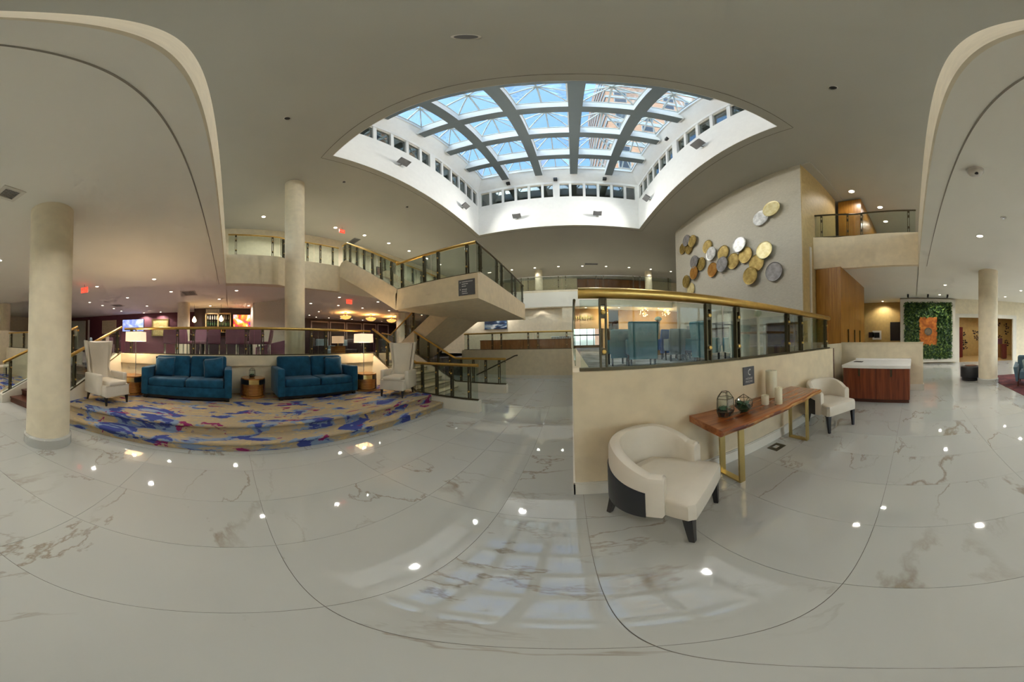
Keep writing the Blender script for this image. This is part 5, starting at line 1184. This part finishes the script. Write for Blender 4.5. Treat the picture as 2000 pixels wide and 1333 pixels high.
for x, y in ((0.9,13.4),(3.0,13.4),(1.9,16.5),(4.2,17),(0.9,19.5),(3.0,20.5),(5.6,13.2),(-1.8,12.95),(-4.2,12.95),(-6.4,12.95),(7.2,12.2)):
    downlight(x,y,ZL,'recessed downlight in the dining room ceiling beneath the far mezzanine','dining downlights',DL_LOW)
for y in (1.36,3.05,4.75,6.43,8.1,9.78,11.5,13.12): downlight(-9.0,y,ZH,'recessed downlight in the row over the bar side mezzanine','left row high downlights',DL_HIGH,0.08)
for k in range(9): downlight(-6.5+k*1.86,16.8,ZH,'recessed downlight in the long row over the far mezzanine','far row high downlights',DL_HIGH*0.8,0.08)
for x, y in ((7.46,2.1),(8.96,1.32),(10.4,1.27),(8.9,-2.0),(10.4,-2.0)): downlight(x,y,ZH,'recessed downlight over the right mezzanine','right high downlights',DL_HIGH*0.7,0.10)
for x in (-6,-3,0,3,6): downlight(x,-3.2,ZH,'recessed downlight over the mezzanine behind the camera','rear high downlights',DL_HIGH*0.7,0.10)

for x, y in ((14.2,-3.6),(14.2,-5.6),(12.9,1.8)): downlight(x,y,ZL,'recessed downlight added to brighten the rooms beyond the right wall','added right room downlights',DL_LOW*1.3)  # added lamps that lift the dark doorway room and the gold recess
# ------------------------------------------------------------------ small ceiling fittings
for k, (px, py, X, Y) in enumerate(((780,323,SX0,None),(902,406,SX0,None),(1011,427,None,SY1),(1166,422,None,SY1),(1271,390,SX1,None),(1375,287,SX1,None))):
    p = on_x(px,py,X) if X is not None else on_y(px,py,Y)
    nrm = Vector((1 if X == SX0 else -1,0,0)) if X is not None else Vector((0,-1,0))
    t = thing('flood_light', ('nearer','farther','left','right','farther','nearer')[k]+' grey flood light on the '+('left','left','far','far','right','right')[k]+' wall of the skylight well', 'flood light', tuple(p))
    sd = Vector((nrm.y,-nrm.x,0)); ax = (nrm*0.8+Vector((0,0,0.6))).normalized()
    obj('arm', M().tube([(0,0,0),tuple(nrm*0.10+Vector((0,0,-0.02)))],0.02,10), GREYP, t); obj('head', M().obox(nrm*0.20+Vector((0,0,0.06)), sd, ax, sd.cross(ax), 0.20, 0.13, 0.035), GREYP, t); L_ = spot(t, 0, FLOOD, (1,0.98,0.93), 168, r=0.12, blend=0.9); L_.location = nrm*0.30+Vector((0,0,0.12)); L_.rotation_euler = (-(nrm*0.9+Vector((0,0,-0.45)))).to_track_quat('Z','Y').to_euler()
    obj('wall_plate', M().obox(nrm*0.01, sd, nrm, (0,0,1), 0.06, 0.01, 0.06), WHITEP, t)
for k, (px, py, X, Y) in enumerate(((855,297,SX0,None),(994,361,None,SY1),(1085,353,None,SY1),(1180,352,None,SY1),(1311,273,SX1,None))):
    p = on_x(px,py,X) if X is not None else on_y(px,py,Y); nrm = Vector((1 if X == SX0 else -1,0,0)) if X is not None else Vector((0,-1,0))
    t = thing('black_speaker', 'small black speaker at the '+('left edge','far edge, leftmost','far edge, middle','far edge, rightmost','right edge')[k]+' of the skylight soffit', 'speaker', (p.x,p.y,p.z)); q = nrm*0.12
    obj('box', M().obox(q,(1,0,0),(0,1,0),(0,0,1),0.09,0.09,0.08), BLACKP, t); obj('bracket', M().tube([(0,0,0.02),tuple(q+Vector((0,0,0.02)))],0.015,8), BLACKP, t)
def ceiling_disc(px, py, z, r, mt_, name, label, cat, group=None):
    p = on_z(px,py,z); t = thing(name, label, cat, tuple(p), 0, group); obj('rim', M().lathe((0,0,0),[(r*1.2,0),(r*1.25,-0.01),(r,-0.014)],20,cap=False), WHITEP, t); obj('cap', M().cyl((0,0),r,-0.02,0.0,20), mt_, t); return t
for k, (px, py) in enumerate(((561,231),(1627,171),(672,355),(795,404))): ceiling_disc(px,py,ZH,0.05,BLACKP,'sprinkler',('sprinkler on the high ceiling left of the skylight','sprinkler on the high ceiling right of the skylight','sprinkler on the high ceiling by the tall column','sprinkler on the high ceiling above the upper stair')[k],'sprinkler')
ceiling_disc(910,72,ZH,0.06,GREYP,'smoke_detector','round recessed detector on the high ceiling overhead','detector')
for k, (px, py, z, sx, sy, lb_) in enumerate(((18,378,ZL,0.15,0.15,'square white ceiling vent at the left edge'),(690,472,ZH,0.45,0.2,'dark ceiling vent above the upper stair'),(1155,516,ZH,0.5,0.18,'dark ceiling vent over the far mezzanine'),(230,597,ZL,0.3,0.3,'pale ceiling vent over the bar, left'),(370,573,ZL,0.4,0.3,'grey ceiling vent before the bar column'))):
    p = on_z(px,py,z); t = thing('ceiling_vent', lb_, 'vent', tuple(p)); mt_ = TRIM if z == ZL else GREYP
    obj('frame', M().box(-sx,sx,-sy,-sy+0.05,-0.015,0).box(-sx,sx,sy-0.05,sy,-0.015,0).box(-sx,-sx+0.05,-sy+0.05,sy-0.05,-0.015,0).box(sx-0.05,sx,-sy+0.05,sy-0.05,-0.015,0), mt_, t); obj('duct', M().box(-sx+0.05,sx-0.05,-sy+0.05,sy-0.05,-0.003,0), GREYP, t)
    n = 7
    for q in range(n): y = -sy+0.05+(2*sy-0.1)*(q+0.5)/n; obj('slat', M().obox((0,y,-0.009),(1,0,0),(0,0.8,-0.6),(0,0.6,0.8),sx-0.05,(2*sy-0.1)/n*0.4,0.002), mt_, t)
p = on_z(1905,333,ZL); t = thing('dome_camera', 'white dome camera on the low ceiling at the right', 'security camera', tuple(p)); obj('mount', M().cyl((0,0),0.09,-0.03,0,24), WHITEP, t); obj('dome', M().lathe((0,0,-0.11),[(0.0,0),(0.045,0.012),(0.07,0.04),(0.078,0.08)],20,cap=False), WHITEP, t); obj('lens_eye', M().lathe((-0.04,0.0,-0.10),[(0.0,-0.01),(0.02,0.0),(0.02,0.02)],12), BLACK, t)
p = on_z(1960,425,ZL); t = thing('ceiling_sensor', 'tiny ceiling sensor right of the lone downlight', 'detector', tuple(p)); obj('rim', M().cyl((0,0),0.05,-0.012,0,18), WHITEP, t); obj('tip', M().cyl((0,0),0.02,-0.025,-0.012,12), CHROME, t)
for k, (px, py, X) in enumerate(((165,567,-6.0),(682,590,-8.6),(668,452,-8.8))):
    p = on_x(px,py,X); t = thing('exit_sign', ('red exit sign hanging from the low ceiling right of the left column','red exit sign hanging over the lounge','red exit sign on the ceiling above the bar side mezzanine')[k], 'exit sign', tuple(p)); zc = (ZL if p.z < ZL else ZH)-p.z
    obj('panel', M().box(-0.015,0.015,-0.15,0.15,-0.1,0.1), EXITR, t); obj('rod', M().cyl((0,0),0.008,0.1,max(0.12,zc),8), GREYP, t)
    for s in (1,-1):
        lo = inst('lettering', textmesh('EXIT', 0.11, 0.001), t, (s*0.017,0,0), rot=(PI/2,0,s*PI/2)); lo.data.materials.clear(); lo.data.materials.append(SIGNW)
p = on_x(712,540,-10.25); t = thing('framed_picture','small framed picture on the mezzanine wall behind the stair glass','picture',(-10.28,8.6,6.0)); obj('frame', M().box(0,0.04,-0.4,0.4,-0.5,0.5), BLACK, t); obj('print', M().box(0.04,0.045,-0.33,0.33,-0.43,0.43), mat('dusky_print',(0.20,0.10,0.09),0.6,var=0.5,scale=5), t)
